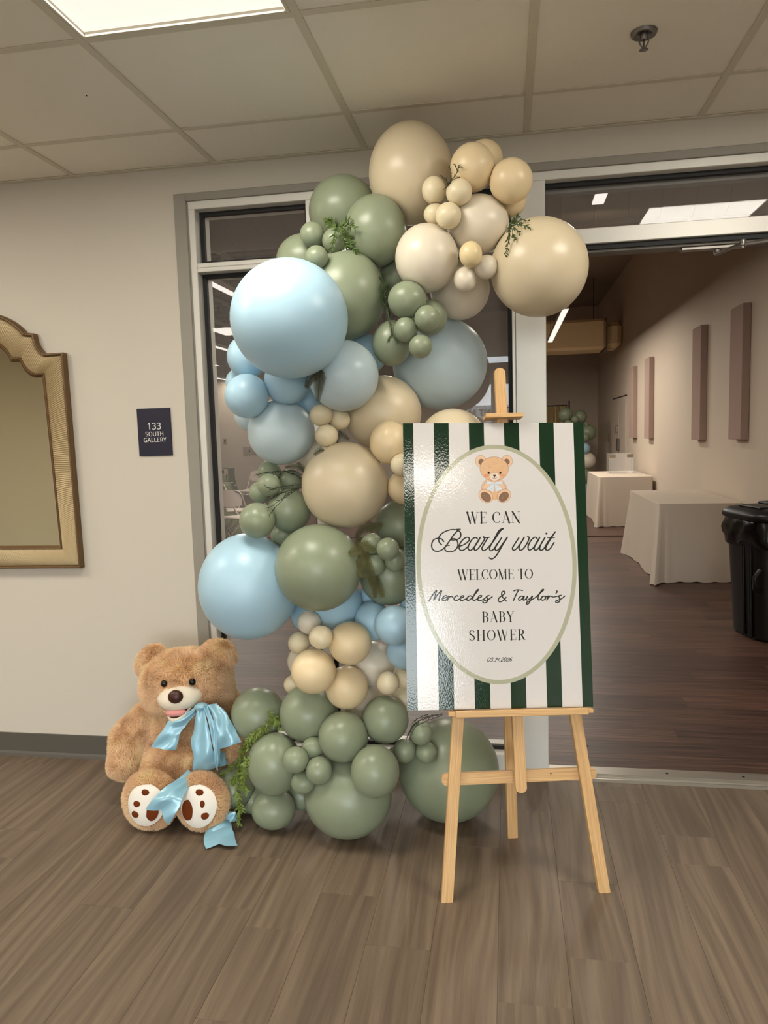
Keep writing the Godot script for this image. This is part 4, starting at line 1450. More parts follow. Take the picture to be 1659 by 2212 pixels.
	_b(-0.770, 1.426, 0.456, 0.1124, -0.15, 0.06, 0.99, -1.031, "s", "pale blue balloon above the dark twigs, left of the three tiny ivory balloons")
	_b(-0.900, 1.495, 0.373, 0.0655, -0.50, -0.02, 0.87, 1.000, "s", "pale blue balloon peeking out at the left, behind and below the leftmost blue one")
	_b(-0.313, 1.835, 0.519, 0.0586, 0.27, -0.14, 0.95, -1.057, "g", "medium sage balloon right of the hanging grassy sprig, under the medium cream balloon")
	_b(-0.248, 1.787, 0.444, 0.0574, 0.29, -0.14, 0.95, 1.000, "g", "sage balloon half hidden behind the small sage trio, left of the large pale blue one")
	_b(-0.247, 1.770, 0.542, 0.0408, 0.38, -0.08, 0.92, 1.000, "g", "small sage balloon, topmost of the trio left of the large pale blue balloon")
	_b(-0.318, 1.741, 0.524, 0.0385, 0.17, -0.03, 0.99, 1.057, "g", "small sage balloon, left one of the trio at the tip of the grassy sprig")
	_b(-0.272, 1.685, 0.529, 0.0378, 0.41, -0.01, 0.91, 1.000, "g", "small sage balloon, lowest of the trio against the large pale blue balloon")
	_b(-0.378, 1.709, 0.447, 0.0646, 0.15, -0.05, 0.99, 1.161, "g", "dark sage balloon under the tip of the hanging grassy sprig")
	_b(-0.434, 1.483, 0.338, 0.1310, 0.53, -0.06, 0.85, -1.052, "c", "large cream balloon behind the left upper corner of the sign, below the pale blue ones")
	_b(-0.387, 1.379, 0.488, 0.0675, 0.27, -0.05, 0.96, 1.074, "p", "peach balloon cut off by the upper left edge of the sign")
	_b(-0.616, 1.478, 0.497, 0.0373, 0.05, -0.03, 1.00, -1.067, "k", "tiny ivory balloon, upper left of the three beside the pale blue balloon")
	_b(-0.562, 1.463, 0.455, 0.0356, -0.06, 0.03, 1.00, 1.000, "k", "tiny ivory balloon, right one of the three, against the large cream balloon")
	_b(-0.597, 1.409, 0.510, 0.0374, 0.10, 0.06, 0.99, -1.044, "k", "tiny ivory balloon, lowest of the three, above the big round cream balloon")
	_b(-0.667, 1.336, 0.345, 0.0729, -0.39, 0.04, 0.92, 1.000, "w", "white balloon mostly hidden between the pale blue balloon and the big round cream one")
	_b(-0.546, 1.240, 0.481, 0.1465, 0.24, -0.00, 0.97, 1.000, "c", "big round cream balloon left of the sign at the middle of the garland")
	_b(-0.341, 1.307, 0.536, 0.0378, 0.30, -0.04, 0.95, 1.000, "k", "tiny ivory balloon cut off by the sign, between two peach balloons")
	_b(-0.345, 1.227, 0.460, 0.0571, 0.52, 0.01, 0.86, -1.041, "p", "peach balloon cut off by the sign, right of the big round cream balloon")
	_b(-0.183, 1.383, 0.413, 0.1045, 0.48, 0.05, 0.87, -1.075, "c", "cream balloon rising just above the top edge of the sign behind the easel clamp")
	_b(-0.832, 1.285, 0.416, 0.0419, -0.22, 0.11, 0.97, 1.040, "g", "small sage balloon highest of the cluster at the dark twigs, under the pale blue one")
	_b(-0.809, 1.246, 0.497, 0.0389, -0.28, 0.07, 0.96, -1.049, "g", "small sage balloon in front in the cluster at the dark twigs")
	_b(-0.761, 1.252, 0.404, 0.0421, -0.20, 0.00, 0.98, 1.000, "g", "small sage balloon right in the cluster, crossed by twigs, beside the big cream balloon")
	_b(-0.858, 1.218, 0.449, 0.0374, -0.36, -0.03, 0.93, -1.072, "g", "small sage balloon lowest left in the cluster at the dark twigs")
	_b(-0.840, 1.130, 0.546, 0.0609, -0.07, 0.03, 1.00, 1.000, "g", "sage balloon leftmost above the big lower blue balloon, in front of the glass")
	_b(-0.753, 1.154, 0.455, 0.0756, -0.24, 0.08, 0.97, 1.000, "g", "sage balloon with dark twigs lying over its upper left, beside the big cream balloon")
	_b(-0.793, 1.060, 0.404, 0.0462, -0.17, 0.15, 0.97, 1.000, "g", "sage balloon peeking out between the big lower blue and the big olive sage balloon")
	_b(-0.627, 0.972, 0.566, 0.1451, 0.10, 0.13, 0.99, 1.000, "g", "big olive sage balloon with three warm highlights, right of the big lower blue balloon")
	_b(-0.907, 0.888, 0.473, 0.1762, -0.16, 0.11, 0.98, 1.068, "b", "big lower light blue balloon at the left edge, above the teddy bear's head")
	_b(-0.376, 1.082, 0.346, 0.0939, 0.56, 0.01, 0.83, 1.000, "g", "dark sage balloon cut off by the sign, above the tiny sage balloons")
	_b(-0.450, 1.046, 0.535, 0.0366, 0.40, 0.03, 0.92, 1.000, "g", "tiny sage balloon partly behind the fern, upper left of the four beside the sign")
	_b(-0.388, 1.037, 0.584, 0.0372, 0.33, 0.10, 0.94, 1.000, "g", "tiny sage balloon in front of the other three beside the sign")
	_b(-0.443, 0.977, 0.541, 0.0368, 0.41, 0.15, 0.90, 1.050, "g", "tiny sage balloon behind the fern, lower left of the four beside the sign")
	_b(-0.374, 0.992, 0.531, 0.0368, 0.39, 0.14, 0.91, 1.092, "g", "tiny sage balloon lower right of the four, cut off by the sign")
	_b(-0.411, 0.919, 0.427, 0.1038, 0.54, 0.10, 0.84, 1.000, "g", "sage balloon behind the tip of the fern, cut off by the sign")
	_b(-0.612, 0.815, 0.404, 0.0954, 0.18, 0.07, 0.98, 1.000, "b", "blue balloon under the big olive sage balloon, mostly covered")
	_b(-0.733, 0.753, 0.351, 0.0609, -0.22, 0.09, 0.97, 1.000, "b", "blue balloon showing a sliver left of the top tiny ivory balloon, above the dark floor")
	_b(-0.489, 0.829, 0.355, 0.0431, 0.52, 0.13, 0.84, -1.084, "b", "blue balloon showing a sliver between the fern tip and the medium blue balloon")
	_b(-0.473, 0.758, 0.432, 0.0655, 0.45, 0.19, 0.87, 1.068, "b", "medium blue balloon behind another, left of the sign's lower half")
	_b(-0.383, 0.767, 0.522, 0.0672, 0.41, 0.20, 0.89, 1.000, "b", "medium blue balloon in front, touching the left edge of the sign")
	_b(-0.361, 0.659, 0.460, 0.0632, 0.49, 0.17, 0.86, 1.000, "b", "blue balloon cut off by the sign, below the medium blue balloon in front")
	_b(-0.327, 0.818, 0.446, 0.0444, 0.52, 0.08, 0.85, -1.079, "b", "small blue balloon almost covered by the sign, above the medium blue balloons")
	_b(-0.687, 0.766, 0.495, 0.0409, 0.05, 0.08, 1.00, 1.000, "w", "tiny white ivory balloon, topmost of three under the big lower balloons")
	_b(-0.731, 0.687, 0.480, 0.0391, -0.08, 0.15, 0.99, 1.000, "k", "tiny ivory balloon, leftmost of three above the yellowest peach balloon")
	_b(-0.622, 0.740, 0.589, 0.0390, 0.14, 0.19, 0.97, -1.042, "k", "tiny ivory balloon, front one of three, touching the peach balloon on its right")
	_b(-0.535, 0.707, 0.537, 0.0733, 0.25, 0.20, 0.95, 1.000, "p", "peach balloon right of the tiny ivory three, below the blue balloons")
	_b(-0.501, 0.581, 0.364, 0.0824, 0.43, 0.18, 0.88, -1.102, "w", "pale white cream balloon set back between the peach balloons and the blue ones")
	_b(-0.660, 0.614, 0.561, 0.0762, 0.06, 0.13, 0.99, 1.000, "p", "yellowest peach balloon, left of the lower peach three, against the dark floor")
	_b(-0.561, 0.537, 0.496, 0.0749, 0.16, 0.12, 0.98, 1.000, "p", "peach balloon lowest of the lower peach three, right above the sage balloons")
	_b(-0.416, 0.556, 0.495, 0.0392, 0.40, 0.16, 0.90, 1.000, "k", "tiny ivory balloon beside the sign's lower left, in front of pale ones")
	_b(-0.361, 0.558, 0.445, 0.0379, 0.46, 0.22, 0.86, -1.110, "k", "small ivory balloon cut off by the lower left edge of the sign, higher of two")
	_b(-0.379, 0.458, 0.385, 0.0436, 0.54, 0.26, 0.80, -1.031, "k", "small ivory balloon cut off by the lower left edge of the sign, lower of two")
	_b(-0.763, 0.572, 0.323, 0.0608, -0.44, 0.24, 0.87, 1.000, "w", "white balloon showing a sliver left of the yellowest peach balloon")
	_b(-0.785, 0.499, 0.376, 0.0366, -0.30, 0.18, 0.94, -1.112, "k", "tiny ivory balloon peeking out left below the yellowest peach balloon")
	_b(-0.510, 0.404, 0.344, 0.0890, 0.37, 0.14, 0.92, -1.054, "w", "white cream balloon squeezed behind the lowest peach balloon, above the sage pile")
	_b(-0.916, 0.398, 0.422, 0.0983, -0.30, 0.22, 0.93, 1.000, "g", "sage balloon beside the bear's shoulder, above the long leafy garland strand")
	_b(-0.712, 0.422, 0.456, 0.1016, -0.19, 0.24, 0.95, -1.039, "g", "sage balloon right of the top of the long leafy strand, under the peach balloons")
	_b(-0.566, 0.383, 0.553, 0.0851, 0.16, 0.26, 0.95, 1.000, "g", "sage balloon in the middle of the bottom pile, under the lowest peach balloon")
	_b(-0.431, 0.422, 0.485, 0.0816, 0.31, 0.24, 0.92, 1.000, "g", "sage balloon below the left lower corner of the sign")
	_b(-0.830, 0.256, 0.512, 0.0957, -0.17, 0.24, 0.96, 1.147, "g", "large sage balloon right of the long leafy strand")
	_b(-0.721, 0.318, 0.609, 0.0439, -0.11, 0.17, 0.98, 1.000, "g", "tiny sage balloon, leftmost of the four in the bottom pile")
	_b(-0.674, 0.339, 0.552, 0.0366, 0.03, 0.19, 0.98, -1.088, "g", "tiny sage balloon, top of the four in the bottom pile")
	_b(-0.642, 0.283, 0.606, 0.0459, -0.04, 0.25, 0.97, 1.000, "g", "tiny sage balloon, right front one of the four in the bottom pile")
	_b(-0.706, 0.227, 0.585, 0.0381, 0.00, 0.31, 0.95, -1.092, "g", "tiny sage balloon, lowest of the four in the bottom pile")
	_b(-0.568, 0.149, 0.506, 0.1438, 0.04, 0.29, 0.96, -1.075, "g", "big sage balloon standing on the floor at the front of the garland")
	_b(-0.447, 0.294, 0.616, 0.0812, 0.30, 0.21, 0.93, 1.056, "g", "sage balloon resting on the upper right of the big front floor balloon")
	_b(-1.029, 0.104, 0.410, 0.0809, -0.48, 0.25, 0.84, 1.000, "g", "sage balloon beside the bear's foot, crossed by the long leafy strand")
	_b(-0.848, 0.075, 0.494, 0.0707, -0.17, 0.25, 0.95, -1.136, "g", "sage balloon on the floor left of the big front floor balloon")
	_b(-0.962, 0.053, 0.396, 0.0504, -0.47, 0.33, 0.82, -1.091, "g", "sage balloon on the floor behind the tip of the long leafy strand")
	_b(-0.773, 0.083, 0.395, 0.0547, -0.22, 0.37, 0.90, -1.064, "g", "sage balloon in shade on the floor between two front floor balloons")
	_b(-0.226, 0.183, 0.342, 0.1825, 0.54, 0.35, 0.76, 1.000, "g", "biggest sage balloon on the floor behind the easel's left leg")
	_b(-0.305, 0.382, 0.495, 0.0396, 0.51, 0.21, 0.83, 1.047, "g", "tiny sage balloon, upper one of three beside the biggest sage balloon")
	_b(-0.366, 0.311, 0.484, 0.0406, 0.34, 0.18, 0.92, 1.000, "g", "tiny sage balloon, left one of three beside the biggest sage balloon")
	_b(-0.289, 0.311, 0.491, 0.0370, 0.53, 0.17, 0.83, 1.000, "g", "tiny sage balloon, lower right one of three, pressed against the biggest sage balloon")
	_b(-0.419, 0.161, 0.228, 0.0559, 0.72, 0.35, 0.60, -1.086, "g", "sage balloon in deep shade behind the tiny three, left of the biggest sage balloon")
	_b(-1.057, 0.102, 0.170, 0.0712, -0.42, 0.53, 0.74, 1.000, "g", "sage balloon in shade behind the bear's ribbon, under the long leafy strand")
	var bodies := balls.duplicate()
	# the bear's right leg and arm also press against the balloons next to it
	bodies.append({"at": Vector3(-1.125, 0.105, 0.46), "r": 0.078})
	bodies.append({"at": Vector3(-1.115, 0.105, 0.53), "r": 0.095})
	var groups := {"c": "cream balloons of the garland", "p": "peach balloons of the garland", "k": "small ivory balloons of the garland", "y": "small ivory balloons of the garland", "w": "white cream balloons of the garland", "g": "sage green balloons of the garland", "b": "light blue balloons of the garland", "s": "pale blue balloons of the garland"}
	for k in balls.size():
		single("balloon", balloon_mesh(k, bodies), mats["latex_" + balls[k].tone], balls[k].label, "balloon", groups[balls[k].tone], balls[k].at)


# ------------------------------------------------------------------ greenery tucked between the balloons
func along_path(path: Array, step: float) -> Array:
	var out := []
	var total := 0.0
	for k in path.size() - 1:
		total += path[k].distance_to(path[k + 1])
	var n := maxi(2, int(total / step))
	for q in n + 1:
		var want := total * q / n
		for k in path.size() - 1:
			var l: float = path[k].distance_to(path[k + 1])
			if want <= l or k == path.size() - 2:
				out.append(path[k].lerp(path[k + 1], clampf(want / maxf(l, 1e-6), 0.0, 1.0)))
				break
			want -= l
	return out


# a lens-shaped leaf with a fold along its middle, bent at the tip
func leaf(s: Shape, at: Vector3, dir: Vector3, face: Vector3, length: float, width: float) -> void:
	var side := dir.cross(face).normalized()
	var up := side.cross(dir).normalized()
	var rows := []
	for k in 5:
		var f := k / 4.0
		var w := width * 0.5 * sin(PI * pow(f, 0.75)) + 0.0002
		var mid := at + dir * (length * f) - up * (length * 0.25 * f * f)
		rows.append(PackedVector3Array([mid - side * w + up * w * 0.35, mid, mid + side * w + up * w * 0.35]))
	s.grid(rows, false, true)


func sprig(called: String, label: String, category: String, paths: Array, style: String, m: Material, stem_m: Material, size := 0.014) -> void:
	var at: Vector3 = paths[0][0]
	var t := thing(called, label, category, at)
	var view := Vector3(0.15, 0.05, 1.0).normalized()
	var stems := Shape.new()
	var leaves := Shape.new()
	for p in paths:
		var pts := along_path(p, 0.0065 if style == "leafy" else (0.004 if style == "fern" else 0.005))
		var local := []
		for q in pts:
			local.append(q - at)
		stems.tube(local, 0.0011 if style != "twig" else 0.0010, 5)
		var n := local.size()
		for k in range(0, n):
			var here: Vector3 = local[k]
			var dir: Vector3 = (local[mini(k + 1, n - 1)] - local[maxi(k - 1, 0)]).normalized()
			var side := dir.cross(view).normalized()
			var left := 1.0 - 0.6 * float(k) / n
			if style == "leafy":
				for w in 2:
					var sg := -1.0 if w == 0 else 1.0
					if rng.randf() < 0.72:
						var d := (dir * rng.randf_range(0.3, 1.1) + side * sg * rng.randf_range(0.2, 1.0) + view * rng.randf_range(-0.1, 0.8)).normalized()
						leaf(leaves, here, d, (view + Vector3(rng.randfn(), rng.randfn(), 0.0) * 0.45).normalized(), size * rng.randf_range(0.6, 1.3), size * 0.33)
			elif style == "twig" or style == "needles":
				for w in (1 if style == "twig" else 3):
					var sg := -1.0 if (k + w) % 2 == 0 else 1.0
					if rng.randf() < (0.66 if style == "twig" else 1.0):
						var d := (dir * rng.randf_range(0.7, 1.0) + side * sg * rng.randf_range(0.2, 0.7) + view * rng.randf_range(-0.1, 0.35) + (Vector3.DOWN * 0.35 if style == "needles" else Vector3.ZERO)).normalized()
						var l := size * rng.randf_range(0.5, 1.2)
						var bend := (d + dir * 0.5).normalized()
						leaves.tube([here, here + d * l * 0.5, here + d * l * 0.5 + bend * l * 0.5], [0.0008, 0.0007, 0.0003], 4, false)
						if style == "twig" and rng.randf() < 0.4:
							var e := (d + side * sg * 0.8).normalized()
							leaves.tube([here + d * l * 0.4, here + d * l * 0.4 + e * l * 0.45], [0.0007, 0.0003], 4, false)
			elif style == "fern":
				if k % 1 == 0:
					var f := float(k) / n
					var l := size * (0.25 + 1.0 * pow(1.0 - f, 0.7)) * (0.6 if k < 2 else 1.0)
					for sg in [-1.0, 1.0]:
						var d: Vector3 = (dir * 0.55 + side * sg + view * rng.randf_range(0.0, 0.25)).normalized()
						# a pinna of small teeth either side of its rib
						var teeth := maxi(3, int(l / 0.0022))
						var q: Vector3 = d.cross(view).normalized()
						for e in teeth:
							var g := (e + 0.5) / teeth
							var lw := 0.0045 * (1.0 - g * 0.8) * size / 0.02
							for sh in [-1.0, 1.0]:
								var b: Vector3 = here + d * (l * g)
								var tip: Vector3 = b + q * sh * lw + d * lw * 0.5
								var w2: Vector3 = d * 0.0008
								leaves.face([b - w2, b + w2, tip + w2 * 0.4, tip - w2 * 0.4], view)
						leaves.tube([here, here + d * l], [0.0004, 0.0002], 3, false)
	part("stems", stems, stem_m, t)
	var lv := part("leaves" if style != "twig" else "twiglets", leaves, m, t)
	lv.set_meta("kind", "stuff")


func build_sprigs() -> void:
	var twig_top := [
		[Vector3(-0.172, 2.164, 0.555), Vector3(-0.164, 2.186, 0.543), Vector3(-0.163, 2.212, 0.532), Vector3(-0.170, 2.234, 0.520)],
		[Vector3(-0.169, 2.165, 0.559), Vector3(-0.154, 2.187, 0.556), Vector3(-0.143, 2.203, 0.552), Vector3(-0.137, 2.223, 0.549)],
		[Vector3(-0.143, 2.208, 0.539), Vector3(-0.146, 2.220, 0.543), Vector3(-0.154, 2.231, 0.546)],
		[Vector3(-0.140, 2.217, 0.553), Vector3(-0.128, 2.218, 0.553)],
		[Vector3(-0.172, 2.164, 0.555), Vector3(-0.180, 2.195, 0.518), Vector3(-0.197, 2.215, 0.502)],
		[Vector3(-0.172, 2.168, 0.551), Vector3(-0.161, 2.182, 0.547), Vector3(-0.136, 2.191, 0.545)],
		[Vector3(-0.172, 2.164, 0.555), Vector3(-0.183, 2.157, 0.554)],
	]
	var leafy_left := [
		[Vector3(-0.533, 2.069, 0.541), Vector3(-0.539, 2.052, 0.538), Vector3(-0.543, 2.031, 0.536), Vector3(-0.551, 2.012, 0.532)],
		[Vector3(-0.539, 2.077, 0.513), Vector3(-0.564, 2.094, 0.478), Vector3(-0.586, 2.114, 0.442), Vector3(-0.600, 2.135, 0.406)],
		[Vector3(-0.529, 2.087, 0.496), Vector3(-0.518, 2.068, 0.497), Vector3(-0.504, 2.042, 0.511), Vector3(-0.488, 2.017, 0.518), Vector3(-0.472, 1.989, 0.520)],
		[Vector3(-0.527, 2.084, 0.505), Vector3(-0.506, 2.094, 0.505), Vector3(-0.496, 2.102, 0.509)],
		[Vector3(-0.517, 2.074, 0.529), Vector3(-0.491, 2.077, 0.528), Vector3(-0.472, 2.065, 0.529)],
		[Vector3(-0.529, 2.071, 0.531), Vector3(-0.519, 2.050, 0.523), Vector3(-0.512, 2.027, 0.513), Vector3(-0.506, 2.009, 0.506)],
		[Vector3(-0.561, 2.111, 0.400), Vector3(-0.569, 2.122, 0.405), Vector3(-0.577, 2.131, 0.409)],
		[Vector3(-0.529, 2.084, 0.507), Vector3(-0.512, 2.069, 0.503), Vector3(-0.502, 2.054, 0.503)],
	]
	var leafy_right := [
		[Vector3(0.013, 2.039, 0.556), Vector3(0.029, 2.035, 0.559), Vector3(0.047, 2.030, 0.563), Vector3(0.072, 2.021, 0.567)],
		[Vector3(0.016, 2.033, 0.560), Vector3(0.021, 2.018, 0.563), Vector3(0.024, 2.003, 0.566), Vector3(0.028, 1.989, 0.569)],
		[Vector3(0.013, 2.024, 0.574), Vector3(0.010, 2.001, 0.570), Vector3(0.009, 1.979, 0.567), Vector3(0.004, 1.958, 0.565), Vector3(-0.001, 1.945, 0.562)],
		[Vector3(0.019, 2.058, 0.485), Vector3(0.031, 2.068, 0.487), Vector3(0.039, 2.075, 0.489)],
		[Vector3(0.019, 2.044, 0.537), Vector3(0.038, 2.048, 0.538), Vector3(0.055, 2.052, 0.540), Vector3(0.069, 2.045, 0.539)],
		[Vector3(0.016, 2.033, 0.569), Vector3(0.035, 2.016, 0.567), Vector3(0.043, 2.004, 0.568)],
		[Vector3(0.014, 2.086, 0.391), Vector3(0.012, 2.100, 0.394)],
	]
	var grassy := [
		[Vector3(-0.378, 1.899, 0.492), Vector3(-0.387, 1.877, 0.496), Vector3(-0.389, 1.847, 0.499), Vector3(-0.382, 1.816, 0.505), Vector3(-0.375, 1.785, 0.512), Vector3(-0.368, 1.754, 0.521), Vector3(-0.364, 1.729, 0.525), Vector3(-0.376, 1.710, 0.526)],
		[Vector3(-0.403, 1.913, 0.517), Vector3(-0.393, 1.902, 0.508), Vector3(-0.386, 1.883, 0.499), Vector3(-0.389, 1.863, 0.492), Vector3(-0.392, 1.841, 0.489)],
		[Vector3(-0.363, 1.728, 0.525), Vector3(-0.348, 1.708, 0.520)],
		[Vector3(-0.377, 1.903, 0.515), Vector3(-0.393, 1.881, 0.514), Vector3(-0.397, 1.852, 0.513), Vector3(-0.392, 1.824, 0.507)],
		[Vector3(-0.392, 1.910, 0.475), Vector3(-0.382, 1.874, 0.466), Vector3(-0.384, 1.838, 0.460), Vector3(-0.383, 1.813, 0.455), Vector3(-0.381, 1.787, 0.451)],
		[Vector3(-0.396, 1.890, 0.527), Vector3(-0.399, 1.865, 0.523), Vector3(-0.393, 1.830, 0.515)],
	]
	var fern_blue := [
		[Vector3(-0.575, 1.614, 0.631), Vector3(-0.582, 1.593, 0.630), Vector3(-0.588, 1.565, 0.624), Vector3(-0.593, 1.544, 0.614), Vector3(-0.597, 1.523, 0.607)],
		[Vector3(-0.575, 1.614, 0.631), Vector3(-0.595, 1.604, 0.630), Vector3(-0.618, 1.588, 0.616), Vector3(-0.633, 1.566, 0.606)],
	]
	var fern_gap := [
		[Vector3(-0.564, 1.425, 0.461), Vector3(-0.550, 1.406, 0.458), Vector3(-0.535, 1.396, 0.455)],
		[Vector3(-0.551, 1.422, 0.496), Vector3(-0.561, 1.404, 0.498), Vector3(-0.564, 1.385, 0.499)],
		[Vector3(-0.597, 1.362, 0.552), Vector3(-0.614, 1.363, 0.546), Vector3(-0.630, 1.348, 0.546)],
		[Vector3(-0.686, 1.297, 0.495), Vector3(-0.709, 1.311, 0.500), Vector3(-0.742, 1.307, 0.510)],
		[Vector3(-0.675, 1.290, 0.532), Vector3(-0.683, 1.309, 0.533), Vector3(-0.690, 1.321, 0.535)],
	]
	var twig_mid := [
		[Vector3(-0.714, 1.276, 0.418), Vector3(-0.732, 1.288, 0.423), Vector3(-0.754, 1.291, 0.434), Vector3(-0.780, 1.290, 0.447), Vector3(-0.805, 1.290, 0.459), Vector3(-0.832, 1.288, 0.468), Vector3(-0.858, 1.282, 0.477)],
		[Vector3(-0.712, 1.264, 0.432), Vector3(-0.736, 1.278, 0.438), Vector3(-0.762, 1.288, 0.445)],
		[Vector3(-0.681, 1.250, 0.539), Vector3(-0.716, 1.247, 0.538), Vector3(-0.754, 1.242, 0.539), Vector3(-0.790, 1.233, 0.539)],
		[Vector3(-0.681, 1.240, 0.538), Vector3(-0.707, 1.234, 0.524), Vector3(-0.734, 1.227, 0.511), Vector3(-0.770, 1.217, 0.501), Vector3(-0.793, 1.205, 0.508), Vector3(-0.815, 1.189, 0.517)],
		[Vector3(-0.711, 1.229, 0.504), Vector3(-0.732, 1.214, 0.513), Vector3(-0.748, 1.201, 0.536), Vector3(-0.768, 1.178, 0.558), Vector3(-0.785, 1.151, 0.579)],
		[Vector3(-0.757, 1.241, 0.529), Vector3(-0.782, 1.237, 0.537), Vector3(-0.802, 1.243, 0.545)],
		[Vector3(-0.726, 1.226, 0.508), Vector3(-0.746, 1.209, 0.525), Vector3(-0.766, 1.192, 0.542), Vector3(-0.793, 1.173, 0.562)],
	]
	var fern_sign := [
		[Vector3(-0.458, 1.090, 0.400), Vector3(-0.485, 1.089, 0.405), Vector3(-0.509, 1.077, 0.411), Vector3(-0.525, 1.057, 0.417)],
		[Vector3(-0.497, 1.053, 0.548), Vector3(-0.479, 1.027, 0.560), Vector3(-0.463, 1.000, 0.583), Vector3(-0.452, 0.970, 0.589), Vector3(-0.446, 0.936, 0.573), Vector3(-0.442, 0.905, 0.557), Vector3(-0.443, 0.868, 0.543)],
		[Vector3(-0.457, 0.939, 0.539), Vector3(-0.439, 0.917, 0.540), Vector3(-0.427, 0.896, 0.541), Vector3(-0.417, 0.871, 0.544)],
		[Vector3(-0.483, 1.047, 0.591), Vector3(-0.453, 1.049, 0.585), Vector3(-0.434, 1.031, 0.584)],
		[Vector3(-0.469, 1.037, 0.621), Vector3(-0.491, 1.035, 0.628), Vector3(-0.502, 1.030, 0.635)],
		[Vector3(-0.471, 1.073, 0.441), Vector3(-0.455, 1.088, 0.436), Vector3(-0.433, 1.100, 0.431)],
		[Vector3(-0.467, 1.010, 0.599), Vector3(-0.482, 0.981, 0.607), Vector3(-0.467, 0.951, 0.610)],
		[Vector3(-0.513, 1.065, 0.478), Vector3(-0.505, 1.049, 0.478), Vector3(-0.494, 1.014, 0.481)],
	]
	var leafy_floor := [
		[Vector3(-0.809, 0.388, 0.494), Vector3(-0.833, 0.402, 0.497), Vector3(-0.862, 0.383, 0.517), Vector3(-0.893, 0.362, 0.530), Vector3(-0.933, 0.325, 0.496), Vector3(-0.968, 0.274, 0.453), Vector3(-0.991, 0.224, 0.423), Vector3(-0.992, 0.195, 0.439), Vector3(-0.992, 0.180, 0.462), Vector3(-0.995, 0.160, 0.478), Vector3(-0.985, 0.131, 0.489), Vector3(-0.978, 0.095, 0.503), Vector3(-0.975, 0.073, 0.511), Vector3(-0.971, 0.051, 0.520), Vector3(-0.963, 0.030, 0.529)],
		[Vector3(-0.823, 0.418, 0.473), Vector3(-0.825, 0.396, 0.482), Vector3(-0.813, 0.377, 0.485)],
		[Vector3(-0.848, 0.443, 0.498), Vector3(-0.833, 0.427, 0.496), Vector3(-0.816, 0.403, 0.498)],
		[Vector3(-0.999, 0.214, 0.402), Vector3(-1.019, 0.196, 0.424), Vector3(-1.038, 0.188, 0.446), Vector3(-1.051, 0.176, 0.460)],
		[Vector3(-0.930, 0.310, 0.552), Vector3(-0.919, 0.274, 0.564), Vector3(-0.937, 0.226, 0.535), Vector3(-0.955, 0.176, 0.507), Vector3(-0.960, 0.132, 0.471)],
		[Vector3(-0.986, 0.194, 0.455), Vector3(-1.001, 0.167, 0.475), Vector3(-1.013, 0.162, 0.483)],
		[Vector3(-0.895, 0.359, 0.524), Vector3(-0.907, 0.341, 0.541), Vector3(-0.909, 0.308, 0.563), Vector3(-0.910, 0.281, 0.579)],
		[Vector3(-0.997, 0.209, 0.431), Vector3(-0.988, 0.189, 0.443), Vector3(-0.977, 0.169, 0.457), Vector3(-0.967, 0.140, 0.470), Vector3(-0.953, 0.127, 0.471)],
		[Vector3(-0.822, 0.403, 0.491), Vector3(-0.848, 0.385, 0.507), Vector3(-0.875, 0.359, 0.522), Vector3(-0.941, 0.290, 0.427), Vector3(-0.984, 0.236, 0.389)],
		[Vector3(-0.832, 0.420, 0.499), Vector3(-0.858, 0.398, 0.517), Vector3(-0.883, 0.376, 0.531), Vector3(-0.908, 0.358, 0.546)],
		[Vector3(-0.989, 0.160, 0.476), Vector3(-0.983, 0.138, 0.485), Vector3(-0.977, 0.116, 0.493), Vector3(-0.967, 0.079, 0.507), Vector3(-0.969, 0.052, 0.521)],
	]
	var twig_low := [
		[Vector3(-0.224, 0.448, 0.483), Vector3(-0.248, 0.444, 0.487), Vector3(-0.271, 0.441, 0.494), Vector3(-0.310, 0.429, 0.506), Vector3(-0.333, 0.412, 0.518), Vector3(-0.348, 0.384, 0.532)],
		[Vector3(-0.231, 0.448, 0.496), Vector3(-0.254, 0.441, 0.504), Vector3(-0.277, 0.435, 0.512), Vector3(-0.316, 0.420, 0.527), Vector3(-0.337, 0.389, 0.542)],
		[Vector3(-0.248, 0.448, 0.489), Vector3(-0.271, 0.444, 0.495), Vector3(-0.294, 0.439, 0.501), Vector3(-0.328, 0.418, 0.515), Vector3(-0.340, 0.396, 0.524), Vector3(-0.351, 0.375, 0.534)],
		[Vector3(-0.268, 0.486, 0.588), Vector3(-0.298, 0.476, 0.595), Vector3(-0.321, 0.460, 0.604)],
	]
	sprig("twig_sprig", "dark dry twig sprig above two small ivory balloons at the garland's top", "twig", twig_top, "twig", mats.twig_dark, mats.twig_dark, 0.010)
	sprig("leafy_sprig", "bright green drooping leafy sprig among sage balloons at the upper left", "sprig", leafy_left, "leafy", mats.leaf_green, mats.leaf_green, 0.017)
	sprig("leafy_sprig", "dark green leafy sprig beside the big right cream balloon", "sprig", leafy_right, "leafy", mats.leaf_dark, mats.leaf_dark, 0.013)
	sprig("grassy_sprig", "fine grassy green sprig hanging over sage balloons in the upper middle", "sprig", grassy, "needles", mats.leaf_dark, mats.leaf_dark, 0.016)
	sprig("fern_frond", "brownish fern frond below the biggest blue balloon", "fern", fern_blue, "fern", mats.fern_brown, mats.fern_brown, 0.020)
	sprig("fern_frond", "dark bits of fern peeking out around the tiny ivory balloons in the middle", "fern", fern_gap, "fern", mats.fern_brown, mats.fern_brown, 0.014)
	sprig("twig_sprig", "dark green twigs spreading left over the small sage balloons", "twig", twig_mid, "twig", mats.twig_dark, mats.twig_dark, 0.012)
	sprig("fern_frond", "olive fern hanging left of the welcome sign over tiny sage balloons", "fern", fern_sign, "fern", mats.fern_olive, mats.fern_olive, 0.021)
